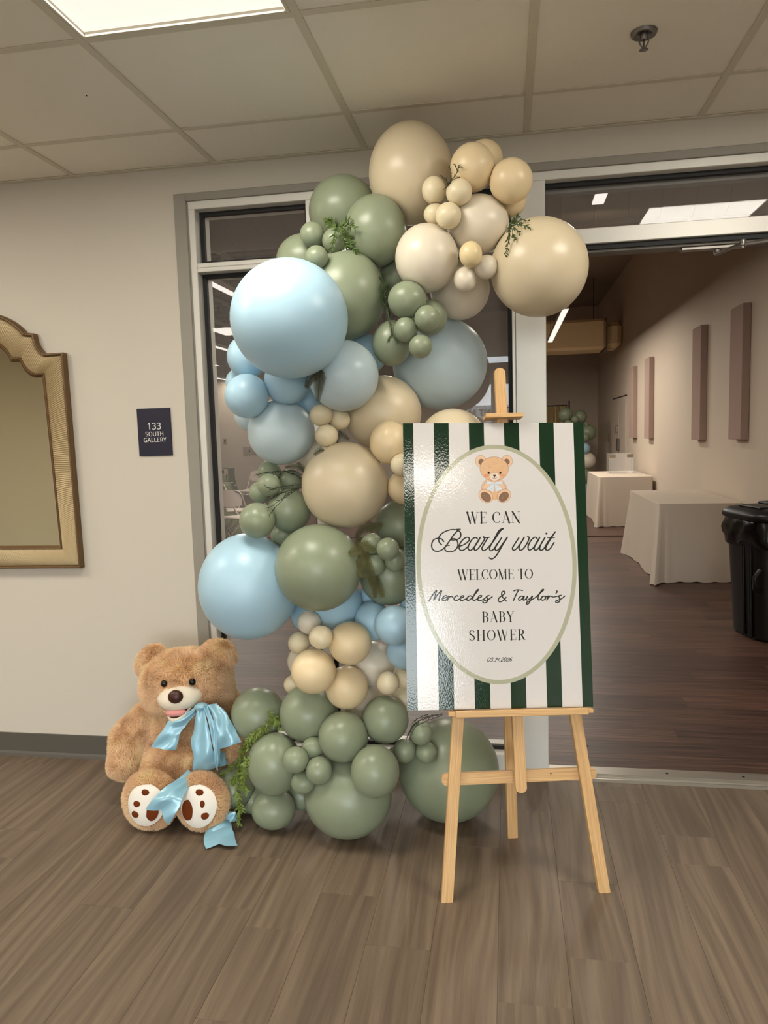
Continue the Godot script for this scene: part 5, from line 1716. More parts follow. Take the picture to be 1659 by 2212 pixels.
	sprig("leafy_garland", "long bright green leafy strand trailing down beside the teddy bear", "garland", leafy_floor, "leafy", mats.leaf_bright, mats.leaf_bright, 0.020)
	sprig("twig_sprig", "dark green twigs below the left lower corner of the welcome sign", "twig", twig_low, "twig", mats.twig_dark, mats.twig_dark, 0.012)


# ------------------------------------------------------------------ plush bear
var field := PackedFloat32Array()
var f_lo := Vector3.ZERO
var f_n := Vector3i.ZERO
var f_cell := 0.011


func blend_in(q: int, d: float, k: float) -> void:
	var a := field[q]
	var h := maxf(k - absf(a - d), 0.0) / k
	field[q] = minf(a, d) - h * h * k * 0.25


func put_lump(mid: Vector3, r: Vector3, turn := Basis(), k := 0.03) -> void:
	var reach := maxf(r.x, maxf(r.y, r.z)) + 0.05
	var inv := turn.inverse()
	var lo := ((mid - Vector3.ONE * reach - f_lo) / f_cell).floor()
	var hi := ((mid + Vector3.ONE * reach - f_lo) / f_cell).ceil()
	for z in range(maxi(0, int(lo.z)), mini(f_n.z, int(hi.z) + 1)):
		for y in range(maxi(0, int(lo.y)), mini(f_n.y, int(hi.y) + 1)):
			for x in range(maxi(0, int(lo.x)), mini(f_n.x, int(hi.x) + 1)):
				var p := inv * (f_lo + Vector3(x, y, z) * f_cell - mid)
				var k0 := (p / r).length()
				var k1 := (p / (r * r)).length()
				blend_in((z * f_n.y + y) * f_n.x + x, k0 * (k0 - 1.0) / maxf(k1, 1e-6), k)


func put_limb(a: Vector3, b: Vector3, ra: float, rb: float, k := 0.03) -> void:
	var reach := maxf(ra, rb) + 0.05
	var lo := ((Vector3(minf(a.x, b.x), minf(a.y, b.y), minf(a.z, b.z)) - Vector3.ONE * reach - f_lo) / f_cell).floor()
	var hi := ((Vector3(maxf(a.x, b.x), maxf(a.y, b.y), maxf(a.z, b.z)) + Vector3.ONE * reach - f_lo) / f_cell).ceil()
	var d := b - a
	var ll := d.length_squared()
	for z in range(maxi(0, int(lo.z)), mini(f_n.z, int(hi.z) + 1)):
		for y in range(maxi(0, int(lo.y)), mini(f_n.y, int(hi.y) + 1)):
			for x in range(maxi(0, int(lo.x)), mini(f_n.x, int(hi.x) + 1)):
				var p := f_lo + Vector3(x, y, z) * f_cell
				var f := clampf((p - a).dot(d) / ll, 0.0, 1.0)
				blend_in((z * f_n.y + y) * f_n.x + x, p.distance_to(a + d * f) - lerpf(ra, rb, f), k)


# surface nets: one vertex in each cell the surface crosses, one quad round each crossed edge
func nets() -> Shape:
	var s := Shape.new()
	var ids := {}
	var nx := f_n.x
	var ny := f_n.y
	var step := [0, 1, nx, nx + 1, nx * ny, nx * ny + 1, nx * ny + nx, nx * ny + nx + 1]
	for z in f_n.z - 1:
		for y in ny - 1:
			for x in nx - 1:
				var q := (z * ny + y) * nx + x
				var inside := 0
				for k in 8:
					if field[q + step[k]] < 0.0:
						inside += 1
				if inside == 0 or inside == 8:
					continue
				var sum := Vector3.ZERO
				var count := 0
				for a in 8:
					for bit in [1, 2, 4]:
						if a & bit:
							continue
						var va := field[q + step[a]]
						var vb := field[q + step[a | bit]]
						if (va < 0.0) == (vb < 0.0):
							continue
						var f := va / (va - vb)
						var p := Vector3(a & 1, (a >> 1) & 1, (a >> 2) & 1)
						p[0 if bit == 1 else (1 if bit == 2 else 2)] += f
						sum += p
						count += 1
				ids[q] = s.v.size()
				s.v.append(f_lo + (Vector3(x, y, z) + sum / count) * f_cell)
	s.n.resize(s.v.size())
	s.t.resize(s.v.size())
	for q in ids:
		var x: int = q % nx
		var y: int = (q / nx) % ny
		var z: int = q / (nx * ny)
		for axis in 3:
			var u := [1, nx, nx * ny]
			var d: int = u[axis]
			var e: int = u[(axis + 1) % 3]
			var g: int = u[(axis + 2) % 3]
			var va := field[q]
			var vb := field[q + d]
			if (va < 0.0) == (vb < 0.0):
				continue
			if not (ids.has(q - e) and ids.has(q - g) and ids.has(q - e - g)):
				continue
			var r := [ids[q], ids[q - e], ids[q - e - g], ids[q - g]]
			if va > 0.0:
				r.reverse()
			# seen from outside the corners run the other way round
			var fn := (s.v[r[2]] - s.v[r[0]]).cross(s.v[r[3]] - s.v[r[1]])
			for k in r:
				s.n[k] += fn
			s.i.append_array(PackedInt32Array([r[0], r[2], r[1], r[0], r[3], r[2]]))
	for k in s.n.size():
		s.n[k] = s.n[k].normalized()
	return s


# an oval cushion facing out of its own z axis
func cushion(mid: Vector3, out: Vector3, up: Vector3, rx: float, ry: float, rise: float, wob := 0.0) -> Shape:
	var z := out.normalized()
	var x := up.cross(z).normalized()
	var y := z.cross(x)
	var rows := []
	for k in 9:
		var f := k / 8.0
		var row := PackedVector3Array()
		for s in 33:
			var a := TAU * s / 32.0
			var w := 1.0 + wob * sin(a * 3.0 + 0.7)
			row.append(mid + x * cos(a) * rx * f * w + y * sin(a) * ry * f * w + z * rise * (1.0 - f * f * f))
		rows.append(row)
	return Shape.new().grid(rows, true, false)


func rail_at(rail: Array, along: float) -> Vector3:
	var n := rail.size()
	var u := along * (n - 1)
	var seg := clampi(int(u), 0, n - 2)
	var a: Vector3 = rail[seg]
	return a.cubic_interpolate(rail[seg + 1], rail[maxi(seg - 1, 0)], rail[mini(seg + 2, n - 1)], u - seg)


func ribbon(parent: Node3D, called: String, left: Array, right: Array, notch := false) -> void:
	var rows := []
	var count := (left.size() - 1) * 8
	for k in count + 1:
		var row := PackedVector3Array()
		for s in 17:
			var g := s / 16.0
			var along := float(k) / count
			if notch:
				along *= 1.0 - 0.13 * (1.0 - absf(g * 2.0 - 1.0))
			var p := rail_at(left, along).lerp(rail_at(right, along), g)
			# soft folds along the ribbon, and a slight belly
			var wave := 0.0045 * sin(g * 9.0 + along * 5.0 + called.length()) + 0.003 * sin(along * 17.0 + g * 6.0) + 0.010 * sin(PI * g)
			p += Vector3(0.05, 0.28, 0.95) * wave
			if p.y < 0.002:
				p.y = 0.002
			row.append(p)
		rows.append(row)
	part(called, Shape.new().grid(rows, false, true), mats.satin_blue, parent)


func build_bear() -> void:
	var t := thing("teddy_bear", "large golden brown plush teddy bear sitting against the wall with a blue satin bow", "teddy bear")
	f_lo = Vector3(-1.62, -0.03, 0.04)
	f_n = Vector3i(62, 66, 58)
	field.resize(f_n.x * f_n.y * f_n.z)
	field.fill(1.0)
	put_lump(Vector3(-1.255, 0.25, 0.27), Vector3(0.158, 0.185, 0.145))
	put_lump(Vector3(-1.25, 0.165, 0.325), Vector3(0.168, 0.135, 0.135))
	put_limb(Vector3(-1.375, 0.365, 0.30), Vector3(-1.482, 0.245, 0.33), 0.058, 0.066)
	put_limb(Vector3(-1.482, 0.245, 0.33), Vector3(-1.487, 0.165, 0.38), 0.064, 0.060)
	put_limb(Vector3(-1.10, 0.385, 0.28), Vector3(-1.045, 0.30, 0.30), 0.058, 0.055)
	put_limb(Vector3(-1.045, 0.30, 0.30), Vector3(-1.06, 0.215, 0.335), 0.055, 0.050)
	put_limb(Vector3(-1.34, 0.095, 0.33), Vector3(-1.305, 0.10, 0.50), 0.088, 0.080)
	put_limb(Vector3(-1.165, 0.095, 0.33), Vector3(-1.120, 0.10, 0.49), 0.080, 0.070)
	put_lump(Vector3(-1.300, 0.106, 0.535), Vector3(0.101, 0.104, 0.050), Basis(Vector3.RIGHT, -0.12), 0.02)
	put_lump(Vector3(-1.104, 0.107, 0.525), Vector3(0.094, 0.103, 0.046), Basis(Vector3.RIGHT, -0.12) * Basis(Vector3.UP, 0.06), 0.02)
	put_lump(Vector3(-1.238, 0.478, 0.305), Vector3(0.178, 0.122, 0.140), Basis(Vector3(0, 0, 1), 0.03), 0.025)
	put_lump(Vector3(-1.24, 0.435, 0.325), Vector3(0.165, 0.085, 0.120), Basis(), 0.04)
	put_lump(Vector3(-1.395, 0.545, 0.285), Vector3(0.078, 0.056, 0.030), Basis(Vector3(0, 0, 1), 0.75) * Basis(Vector3.RIGHT, -0.25), 0.018)
	put_lump(Vector3(-1.112, 0.577, 0.285), Vector3(0.072, 0.058, 0.030), Basis(Vector3(0, 0, 1), -0.22) * Basis(Vector3.RIGHT, -0.25), 0.018)
	# the hollows of the ears
	var body := nets()
	part("body", body, mats.plush, t)
	# muzzle, nose, mouth
	var turn := Basis(Vector3(0, 0, 1), 0.10)
	var mz := part("muzzle", Shape.new().ball(Vector3(-1.217, 0.462, 0.402), Vector3(0.092, 0.053, 0.092), turn * Basis(Vector3.RIGHT, 0.18), 36, 20), mats.muzzle_cloth, t)
	var smile := []
	var inner := []
	var thick := []
	for k in 15:
		var f := k / 14.0
		var e := sin(PI * f)
		var q := Vector3(-1.266, 0.424, 0.438).lerp(Vector3(-1.160, 0.436, 0.443), f) + Vector3(0, -0.040, 0.036) * e
		smile.append(q)
		inner.append(q + Vector3(0, 0.0105, 0.0015) * e)
		thick.append(0.003 + 0.0105 * e)
	part("lower_lip", Shape.new().tube(smile, thick, 12), mats.muzzle_cloth, mz)
	part("mouth", Shape.new().tube(inner, thick.map(func(w: float) -> float: return w * 0.72), 12), mats.mouth_brown, mz)
	part("tongue", Shape.new().ball(Vector3(-1.214, 0.4155, 0.470), Vector3(0.040, 0.0165, 0.020), turn * Basis(Vector3.RIGHT, 0.3), 24, 12), mats.tongue_pink, mz)
	part("nose", Shape.new().ball(Vector3(-1.205, 0.478, 0.482), Vector3(0.0285, 0.025, 0.021), turn, 24, 14), mats.nose_brown, t)
	for q in [Vector3(-1.268, 0.510, 0.437), Vector3(-1.156, 0.521, 0.441)]:
		part("eye", Shape.new().ball(q, Vector3(0.0135, 0.014, 0.012), Basis(), 20, 12), mats.eye_black, t)
	# soles with paw marks
	var soles := [[Vector3(-1.296, 0.110, 0.577), Vector3(-0.02, 0.22, 1), 0.072, 0.074, [[Vector2(0.001, 0.044), 0.0125, 0.0105], [Vector2(-0.027, 0.004), 0.0125, 0.0095], [Vector2(-0.032, -0.032), 0.0135, 0.0105], [Vector2(0.030, -0.020), 0.021, 0.026]]], [Vector3(-1.101, 0.110, 0.566), Vector3(0.10, 0.22, 1), 0.066, 0.075, [[Vector2(0.006, 0.048), 0.0120, 0.0110], [Vector2(0.018, 0.010), 0.0075, 0.0115], [Vector2(0.026, -0.030), 0.0130, 0.0110], [Vector2(-0.033, -0.010), 0.0195, 0.0300]]]]
	for q in soles:
		var z: Vector3 = q[1].normalized()
		var x := Vector3.UP.cross(z).normalized()
		var y := z.cross(x)
		var sole := part("sole", cushion(q[0], z, Vector3.UP, q[2], q[3], 0.016, 0.02), mats.pad_white, t)
		for k in q[4].size():
			var w: Array = q[4][k]
			var rr := sqrt(pow(w[0].x / q[2], 2.0) + pow(w[0].y / q[3], 2.0))
			part("paw_mark", cushion(q[0] + x * w[0].x + y * w[0].y + z * (0.0152 * (1.0 - rr * rr * rr)), z, Vector3.UP, w[1] * 1.22, w[2] * 1.18, 0.0038, 0.04), mats.pad_brown, sole)
	# fur: short bent tufts on the body, thinner where cloth lies
	var tuft := Shape.new()
	for rot in [0.0, 2.1, 4.2]:
		var b := Basis(Vector3.UP, rot)
		var rows := []
		for k in 4:
			var f := k / 3.0
			var w := 0.5 * (1.0 - f * 0.85)
			var mid := Vector3(0.0, f, 0.35 * f * f)
			rows.append(PackedVector3Array([b * (mid - Vector3(w, 0, 0)) + b * Vector3(0, 0, 0.3), b * (mid + Vector3(w, 0, 0)) + b * Vector3(0, 0, 0.3)]))
		tuft.grid(rows, false, true)
	var xf: Array[Transform3D] = []
	var tint := PackedColorArray()
	var swirl := noise(14.0, 77, 2)
	var patch := noise(9.0, 78, 3)
	var skip := [[Vector3(-1.216, 0.450, 0.415), Vector3(0.082, 0.052, 0.09)], [Vector3(-1.213, 0.411, 0.41), Vector3(0.052, 0.036, 0.07)]]
	for k in range(0, body.i.size(), 3):
		var a := body.v[body.i[k]]
		var b := body.v[body.i[k + 1]]
		var c := body.v[body.i[k + 2]]
		var area := (b - a).cross(c - a).length() / 2.0
		var want := area * 165000.0
		var count := int(want) + (1 if rng.randf() < want - int(want) else 0)
		for q in count:
			var u := rng.randf()
			var w := rng.randf()
			if u + w > 1.0:
				u = 1.0 - u
				w = 1.0 - w
			var p := a + (b - a) * u + (c - a) * w
			if p.z < 0.17 and p.y < 0.45:
				continue
			var nn := (body.n[body.i[k]] * (1.0 - u - w) + body.n[body.i[k + 1]] * u + body.n[body.i[k + 2]] * w).normalized()
			var bare := false
			for m in skip:
				if ((p - m[0]) / m[1]).length() < 1.0:
					bare = true
			for m in soles:
				var z: Vector3 = m[1].normalized()
				var dd: Vector3 = p - m[0]
				var fl: Vector3 = dd - z * dd.dot(z)
				if absf(dd.dot(z)) < 0.03 and Vector2(fl.x / m[2], fl.y / m[3]).length() < 0.97:
					bare = true
			for e in [Vector3(-1.268, 0.510, 0.437), Vector3(-1.156, 0.521, 0.441)]:
				if p.distance_to(e) < 0.019:
					bare = true
			if bare:
				continue
			var comb := Vector3(swirl.get_noise_3d(p.x, p.y, p.z), -0.55 + swirl.get_noise_3d(p.y + 3.0, p.z, p.x), swirl.get_noise_3d(p.z, p.x + 5.0, p.y)) * 0.95
			if p.z > 0.50 and p.y < 0.25:
				comb = (p - Vector3(-1.30 if p.x < -1.2 else -1.10, 0.105, 0.50)) * Vector3(7, 7, 1) + Vector3(0, -0.1, 0.2)
			comb -= nn * comb.dot(nn)
			var dir := (nn * 0.62 + comb + Vector3(rng.randfn(), rng.randfn(), rng.randfn()) * 0.16).normalized()
			var length := rng.randf_range(0.009, 0.0155)
			if p.y + dir.y * length < 0.001:
				continue
			var x := dir.cross(Vector3(rng.randfn(), rng.randfn(), rng.randfn())).normalized()
			var wide := rng.randf_range(0.0008, 0.0015)
			xf.append(Transform3D(Basis(x * wide, dir * length, x.cross(dir) * wide * 2.0), p - nn * 0.001))
			var tone := 1.0 + 0.10 * rng.randfn() + 0.22 * patch.get_noise_3d(p.x, p.y, p.z)
			tint.append(Color(minf(0.97 * tone, 0.99), minf(0.73 * tone, 0.95), minf(0.49 * tone, 0.85)))
	var mm := MultiMesh.new()
	mm.transform_format = MultiMesh.TRANSFORM_3D
	mm.use_colors = true
	mm.mesh = tuft.mesh()
	mm.instance_count = xf.size()
	for k in xf.size():
		mm.set_instance_transform(k, xf[k])
		mm.set_instance_color(k, tint[k])
	var furs := MultiMeshInstance3D.new()
	furs.name = "fur"
	furs.multimesh = mm
	furs.material_override = mats.fur
	furs.set_meta("kind", "stuff")
	t.add_child(furs, true)
	# bow: one satin ribbon tied under the chin, its tails lying over the bear
	var bow := Node3D.new()
	bow.name = "ribbon_bow"
	t.add_child(bow)
	part("knot", Shape.new().ball(Vector3(-1.118, 0.437, 0.462), Vector3(0.026, 0.014, 0.020), Basis(Vector3(0, 0, 1), 0.2), 20, 12), mats.satin_blue, bow)
	ribbon(bow, "left_tail", [Vector3(-1.140, 0.432, 0.455), Vector3(-1.187, 0.407, 0.475), Vector3(-1.236, 0.388, 0.480), Vector3(-1.264, 0.346, 0.495), Vector3(-1.301, 0.294, 0.505)],
		[Vector3(-1.142, 0.407, 0.460), Vector3(-1.172, 0.371, 0.475), Vector3(-1.193, 0.340, 0.485), Vector3(-1.199, 0.313, 0.495), Vector3(-1.206, 0.284, 0.505)])
	ribbon(bow, "center_tail", [Vector3(-1.136, 0.432, 0.460), Vector3(-1.143, 0.357, 0.480), Vector3(-1.148, 0.321, 0.495), Vector3(-1.134, 0.269, 0.510), Vector3(-1.144, 0.218, 0.500), Vector3(-1.142, 0.174, 0.480)],
		[Vector3(-1.103, 0.437, 0.465), Vector3(-1.082, 0.385, 0.490), Vector3(-1.067, 0.324, 0.505), Vector3(-1.057, 0.277, 0.510), Vector3(-1.053, 0.243, 0.500), Vector3(-1.066, 0.214, 0.480)])
	ribbon(bow, "front_fold", [Vector3(-1.105, 0.443, 0.475), Vector3(-1.073, 0.368, 0.500), Vector3(-1.054, 0.292, 0.515), Vector3(-1.048, 0.214, 0.510)],
		[Vector3(-1.085, 0.446, 0.475), Vector3(-1.045, 0.375, 0.505), Vector3(-1.032, 0.305, 0.515), Vector3(-1.034, 0.249, 0.510)])
	ribbon(bow, "loop", [Vector3(-1.105, 0.442, 0.460), Vector3(-1.058, 0.406, 0.500), Vector3(-1.038, 0.357, 0.520), Vector3(-1.033, 0.299, 0.510)],
		[Vector3(-1.057, 0.450, 0.460), Vector3(-1.014, 0.425, 0.480), Vector3(-0.979, 0.376, 0.500), Vector3(-0.952, 0.329, 0.510)])
	ribbon(bow, "low_tail", [Vector3(-1.161, 0.212, 0.495), Vector3(-1.178, 0.202, 0.550), Vector3(-1.203, 0.196, 0.610), Vector3(-1.227, 0.175, 0.635), Vector3(-1.265, 0.128, 0.640)],
		[Vector3(-1.137, 0.180, 0.500), Vector3(-1.139, 0.175, 0.560), Vector3(-1.136, 0.161, 0.615), Vector3(-1.145, 0.130, 0.635), Vector3(-1.180, 0.076, 0.640)], true)
	ribbon(bow, "back_tail", [Vector3(-1.062, 0.267, 0.440), Vector3(-1.077, 0.188, 0.420)],
		[Vector3(-1.049, 0.250, 0.430), Vector3(-1.048, 0.196, 0.410)])
	ribbon(bow, "floor_tail", [Vector3(-1.039, 0.057, 0.500), Vector3(-1.058, 0.033, 0.545), Vector3(-1.074, 0.017, 0.590), Vector3(-1.041, 0.004, 0.655)],
		[Vector3(-1.020, 0.038, 0.490), Vector3(-0.995, 0.029, 0.530), Vector3(-0.971, 0.018, 0.575), Vector3(-0.933, 0.016, 0.645)], true)
	ribbon(bow, "curl", [Vector3(-1.026, 0.063, 0.510), Vector3(-0.998, 0.076, 0.530), Vector3(-0.975, 0.079, 0.535), Vector3(-0.975, 0.057, 0.520)],
		[Vector3(-1.025, 0.047, 0.520), Vector3(-1.000, 0.048, 0.540), Vector3(-0.985, 0.044, 0.545), Vector3(-0.973, 0.047, 0.530)])


# ------------------------------------------------------------------ things in the hall
func cloth_table(label: String, lo: Vector2, hi: Vector2, top: float, flare: Array) -> void:
	# the cloth falls to the floor; its corners swing out into folds
	var t := thing("tablecloth", label, "tablecloth", Vector3((lo.x + hi.x) / 2.0, 0.0, (lo.y + hi.y) / 2.0), "white cloths on the hall's side tables")
	var hx := (hi.x - lo.x) / 2.0
	var hz := (hi.y - lo.y) / 2.0
	var ring := []
	var corners := [Vector2(-hx, hz), Vector2(hx, hz), Vector2(hx, -hz), Vector2(-hx, -hz)]
	for k in 4:
		var a: Vector2 = corners[k]
		var b: Vector2 = corners[(k + 1) % 4]
		for q in 40:
			ring.append([a.lerp(b, q / 40.0), k, q / 40.0])
	var rows := []
	for y in 15:
		var f := y / 14.0
		var row := PackedVector3Array()
		for k in ring.size() + 1:
			var r: Array = ring[k % ring.size()]
			var p: Vector2 = r[0]
			var side := [Vector2(0, 1), Vector2(1, 0), Vector2(0, -1), Vector2(-1, 0)]
			var n: Vector2 = side[r[1]]
			var e: float = r[2]
			var near := minf(e, 1.0 - e)
			var swing := exp(-pow(near / 0.10, 2.0))
			var which: int = r[1] if e < 0.5 else (r[1] + 1) % 4
			var diag: Vector2 = corners[which].normalized()
			var fold: float = flare[which] * swing * f * (0.75 + 0.5 * sin(e * 60.0))
			var wave := 0.010 * f * sin(e * 13.0 + r[1] * 2.0) * (1.0 - swing)
			var wall := 1.0 if r[1] != 1 else 0.05
			var q2 := p + n * (0.004 + 0.012 * f + wave) * wall + diag * fold
			if corners[which].x > 0.0:
				q2.x = minf(q2.x, hx + 0.015)
			var lift := 0.004 + 0.006 * sin(e * 30.0 + r[1])
			row.append(Vector3(q2.x, lerpf(top - 0.004, maxf(lift, 0.002), f) if y > 0 else top - 0.002, q2.y))
		rows.append(row)
	part("drop", Shape.new().grid(rows, true, true), mats.white_cloth, t)
	part("top", Shape.new().box(Vector3(0, top - 0.004, 0), Vector3(hx * 2.0 + 0.008, 0.010, hz * 2.0 + 0.008), 0.004), mats.white_cloth, t)
	for z in [-hz * 0.33, hz * 0.33]:
		part("crease", Shape.new().box(Vector3(0, top + 0.0012, z), Vector3(hx * 2.0, 0.0012, 0.006), 0.0005), mats.white_cloth, t)


func folding_chair() -> Node3D:
	var t := thing("folding_chair", "", "chair", Vector3.ZERO, "white folding chairs of the hall")
	# curved back panel, seat, two tube frames that cross
	var rows := []
	for y in 7:
		var row := PackedVector3Array()
		for x in 13:
			var a := (x / 12.0 - 0.5) * 2.0
			var drop := 0.055 * pow(absf(a), 4.0)
			row.append(Vector3(a * 0.215, 0.80 - drop - (0.20 - drop * 1.3) * y / 6.0, -0.20 + 0.035 * a * a - 0.012 * y / 6.0))
		rows.append(row)
	var back := Shape.new().grid(rows, false, true)
	for k in rows.size():
		for x in 13:
			rows[k][x] += Vector3(0, 0, -0.012)
	back.grid(rows, false, false)
	part("backrest", back, mats.chair_plastic, t)
	part("seat", Shape.new().box(Vector3(0, 0.445, 0.02), Vector3(0.40, 0.022, 0.40), 0.008, 0, Basis(Vector3.RIGHT, 0.05)), mats.chair_plastic, t)
	for s in [-1.0, 1.0]:
		var x: float = s * 0.222
		part("rear_frame", Shape.new().tube([Vector3(s * 0.14, 0.795, -0.20), Vector3(s * 0.19, 0.785, -0.19), Vector3(x, 0.74, -0.18), Vector3(x, 0.44, -0.06), Vector3(x, 0.012, 0.26)], 0.011, 10), mats.chair_frame, t)
		part("leg", Shape.new().tube([Vector3(s * 0.205, 0.44, 0.16), Vector3(s * 0.205, 0.012, -0.26)], 0.011, 10), mats.chair_frame, t)
	part("stretcher", Shape.new().tube([Vector3(-0.205, 0.12, -0.155), Vector3(0.205, 0.12, -0.155)], 0.008, 8), mats.chair_frame, t)
	part("stretcher", Shape.new().tube([Vector3(-0.222, 0.16, 0.148), Vector3(0.222, 0.16, 0.148)], 0.008, 8), mats.chair_frame, t)
	return t


func build_back_things() -> void:
	cloth_table("near white cloth table against the hall's right wall, reaching the floor beside the black bin", Vector2(1.335, -5.55), Vector2(2.045, -4.02), 0.716, [0.17, 0.02, 0.02, 0.15])
	cloth_table("far white cloth table against the hall's right wall, clear box on top", Vector2(1.29, -9.55), Vector2(2.02, -8.02), 0.712, [0.14, 0.02, 0.02, 0.06])
	# acrylic box on the far table
	var ab := thing("acrylic_box", "clear acrylic card box standing on the far white cloth table", "box", Vector3(1.70, 0.718, -8.9))
	for q in [[Vector3(0, 0.15, 0.13), Vector3(0.36, 0.30, 0.006)], [Vector3(0, 0.15, -0.13), Vector3(0.36, 0.30, 0.006)], [Vector3(-0.18, 0.15, 0), Vector3(0.006, 0.30, 0.254)], [Vector3(0.18, 0.15, 0), Vector3(0.006, 0.30, 0.254)]]:
		part("wall", Shape.new().box(q[0], q[1]), mats.acrylic, ab)
	part("base", Shape.new().box(Vector3(0, 0.004, 0), Vector3(0.36, 0.006, 0.26)), mats.acrylic, ab)
	for x in [-0.13, 0.13]:
		part("corner_label", Shape.new().box(Vector3(x, 0.265, 0.1345), Vector3(0.09, 0.05, 0.002)), mats.duct_metal, ab)
	# panels on the right wall
	var places := [[-4.15, 1.275, 2.44, "rightmost and nearest of four narrow upright panels on the hall's right wall"], [-5.55, 1.255, 2.45, "second nearest of four narrow upright panels on the hall's right wall"], [-8.42, 1.24, 2.40, "third of four narrow upright panels, nearer of the far pair"], [-9.80, 1.24, 2.385, "farthest of four narrow upright panels, beside the double door"]]
	for q in places:
		var t := thing("wall_panel_art", q[3], "wall panel", Vector3(2.07, (q[1] + q[2]) / 2.0, q[0]), "narrow upright panels on the hall wall")
		part("panel", Shape.new().box(Vector3(-0.036, 0, 0), Vector3(0.070, q[2] - q[1], 0.36), 0.004), mats.acoustic_panel, t)
	# double door far on the right wall
	var dd := setting("door_2", "pale double door far along the hall's right wall with steel latch", "door")
	for q in [[-11.92, 0.78], [-11.12, 0.78]]:
		part("leaf", Shape.new().box(Vector3(2.062, 0.985, q[0]), Vector3(0.02, 1.95, q[1]), 0.003), mats.door_paint, dd)
	part("head_gap", Shape.new().box(Vector3(2.060, 1.972, -11.5), Vector3(0.022, 0.018, 1.62)), mats.dark_metal, dd)
	part("meeting_gap", Shape.new().box(Vector3(2.066, 0.985, -11.515), Vector3(0.012, 1.95, 0.008)), mats.dark_metal, dd)
	part("latch_case", Shape.new().box(Vector3(2.03, 1.10, -11.48), Vector3(0.05, 0.22, 0.16), 0.01), mats.brushed_steel, dd)
	part("pull", Shape.new().tube([Vector3(2.05, 1.45, -11.60), Vector3(2.0, 1.45, -11.60), Vector3(2.0, 1.32, -11.60), Vector3(2.05, 1.32, -11.60)], 0.008, 8), mats.brushed_steel, dd)
	var sw := thing("switch_plate", "small light switch plate on the hall's right wall left of the double door", "light switch", Vector3(2.066, 1.20, -13.1))
	part("plate", Shape.new().box(Vector3.ZERO, Vector3(0.008, 0.14, 0.12), 0.002), mats.outlet_plate, sw)
	part("toggle", Shape.new().box(Vector3(-0.01, 0.01, 0), Vector3(0.014, 0.05, 0.03), 0.003), mats.gold_metal, sw)
	for q in [["outlet_plate", Vector3(-7.05, 1.36, -14.995), Vector2(0.10, 0.14), "small outlet plate on the hall's far wall, left of the bigger box", "outlet"], ["wall_box", Vector3(-6.41, 1.10, -14.99), Vector2(0.34, 0.20), "wide flat wall box on the hall's far wall above the tables", "wall box"]]:
		var t := thing(q[0], q[3], q[4], q[1])
		part("plate", Shape.new().box(Vector3.ZERO, Vector3(q[2].x, q[2].y, 0.02), 0.004), mats.outlet_plate, t)
		part("socket", Shape.new().box(Vector3(0, 0, 0.011), Vector3(0.035, 0.06, 0.006), 0.002), mats.dark_metal, t)
	bin_with_lid()
	# fringe backdrop with its own small garland near the far wall
	var fr := thing("fringe_curtain", "gold fringe curtain backdrop at the far end of the hall", "curtain", Vector3(0.70, 0.0, -12.9))
	part("rail", Shape.new().tube([Vector3(-0.75, 1.90, 0), Vector3(0.52, 1.90, 0)], 0.012, 8), mats.dark_metal, fr)
	var strands := Shape.new()
	for k in 90:
		var x := -0.74 + k * 0.014
		strands.box(Vector3(x, 0.95, 0.004 * sin(k * 2.3)), Vector3(0.010, 1.86, 0.002), 0.0, 1, Basis(Vector3.UP, rng.randf_range(-0.9, 0.9)))
	var sf := part("strands", strands, mats.gold_fringe, fr)
	sf.set_meta("kind", "stuff")
	part("pole", Shape.new().tube([Vector3(0.56, 0.0, 0.02), Vector3(0.56, 1.99, 0.02)], 0.014, 8), mats.dark_metal, fr)
	part("foot", Shape.new().box(Vector3(0.56, 0.012, 0.02), Vector3(0.4, 0.024, 0.3), 0.004), mats.dark_metal, fr)
	var far := [[1.16, 1.70, -12.5, 0.145, "g", "large sage balloon at the left top of the far garland, with a bright glint"], [1.45, 1.65, -12.55, 0.13, "g", "sage balloon at the right top of the far garland"], [1.33, 1.60, -12.33, 0.075, "g", "small sage balloon between the two top ones of the far garland"], [1.19, 1.52, -12.3, 0.075, "g", "small sage balloon under the left top one of the far garland"], [1.56, 1.495, -12.45, 0.045, "g", "tiniest sage balloon of the far garland above the sign's right corner"], [1.60, 1.33, -12.5, 0.155, "g", "green balloon beside the sign's right edge, far away"], [1.52, 1.24, -12.33, 0.085, "g", "small green balloon in front of a bigger one beside the sign's edge, far away"], [1.52, 1.02, -12.42, 0.11, "b", "small bluish balloon beside the sign's right edge, far away"], [1.59, 0.77, -12.5, 0.16, "w", "pale round balloon lowest beside the sign's right edge, far away"], [1.50, 0.46, -12.5, 0.16, "g", "sage balloon of the far garland hidden behind the sign"], [1.48, 0.16, -12.5, 0.16, "b", "blue balloon of the far garland at the floor, hidden behind the sign"]]
	var lot := []
	for q in far:
		lot.append({"at": Vector3(q[0], q[1], q[2]), "r": q[3], "axis": Vector3(0.2, 0.5, 0.8).normalized(), "stretch": 1.03})
	for k in far.size():
		single("balloon", balloon_mesh(k, lot), mats["latex_" + far[k][4]], far[k][5], "balloon", "balloons of the far garland", lot[k].at)
	# set tables and chairs seen through the left pane
	var tables := [[Vector3(-4.75, 0, -7.20), "nearest sage cloth round table behind the left pane, set with plates"], [Vector3(-5.9, 0, -9.90), "second sage cloth round table behind the left pane"], [Vector3(-6.9, 0, -12.9), "farthest sage cloth round table behind the left pane, near the wall"]]
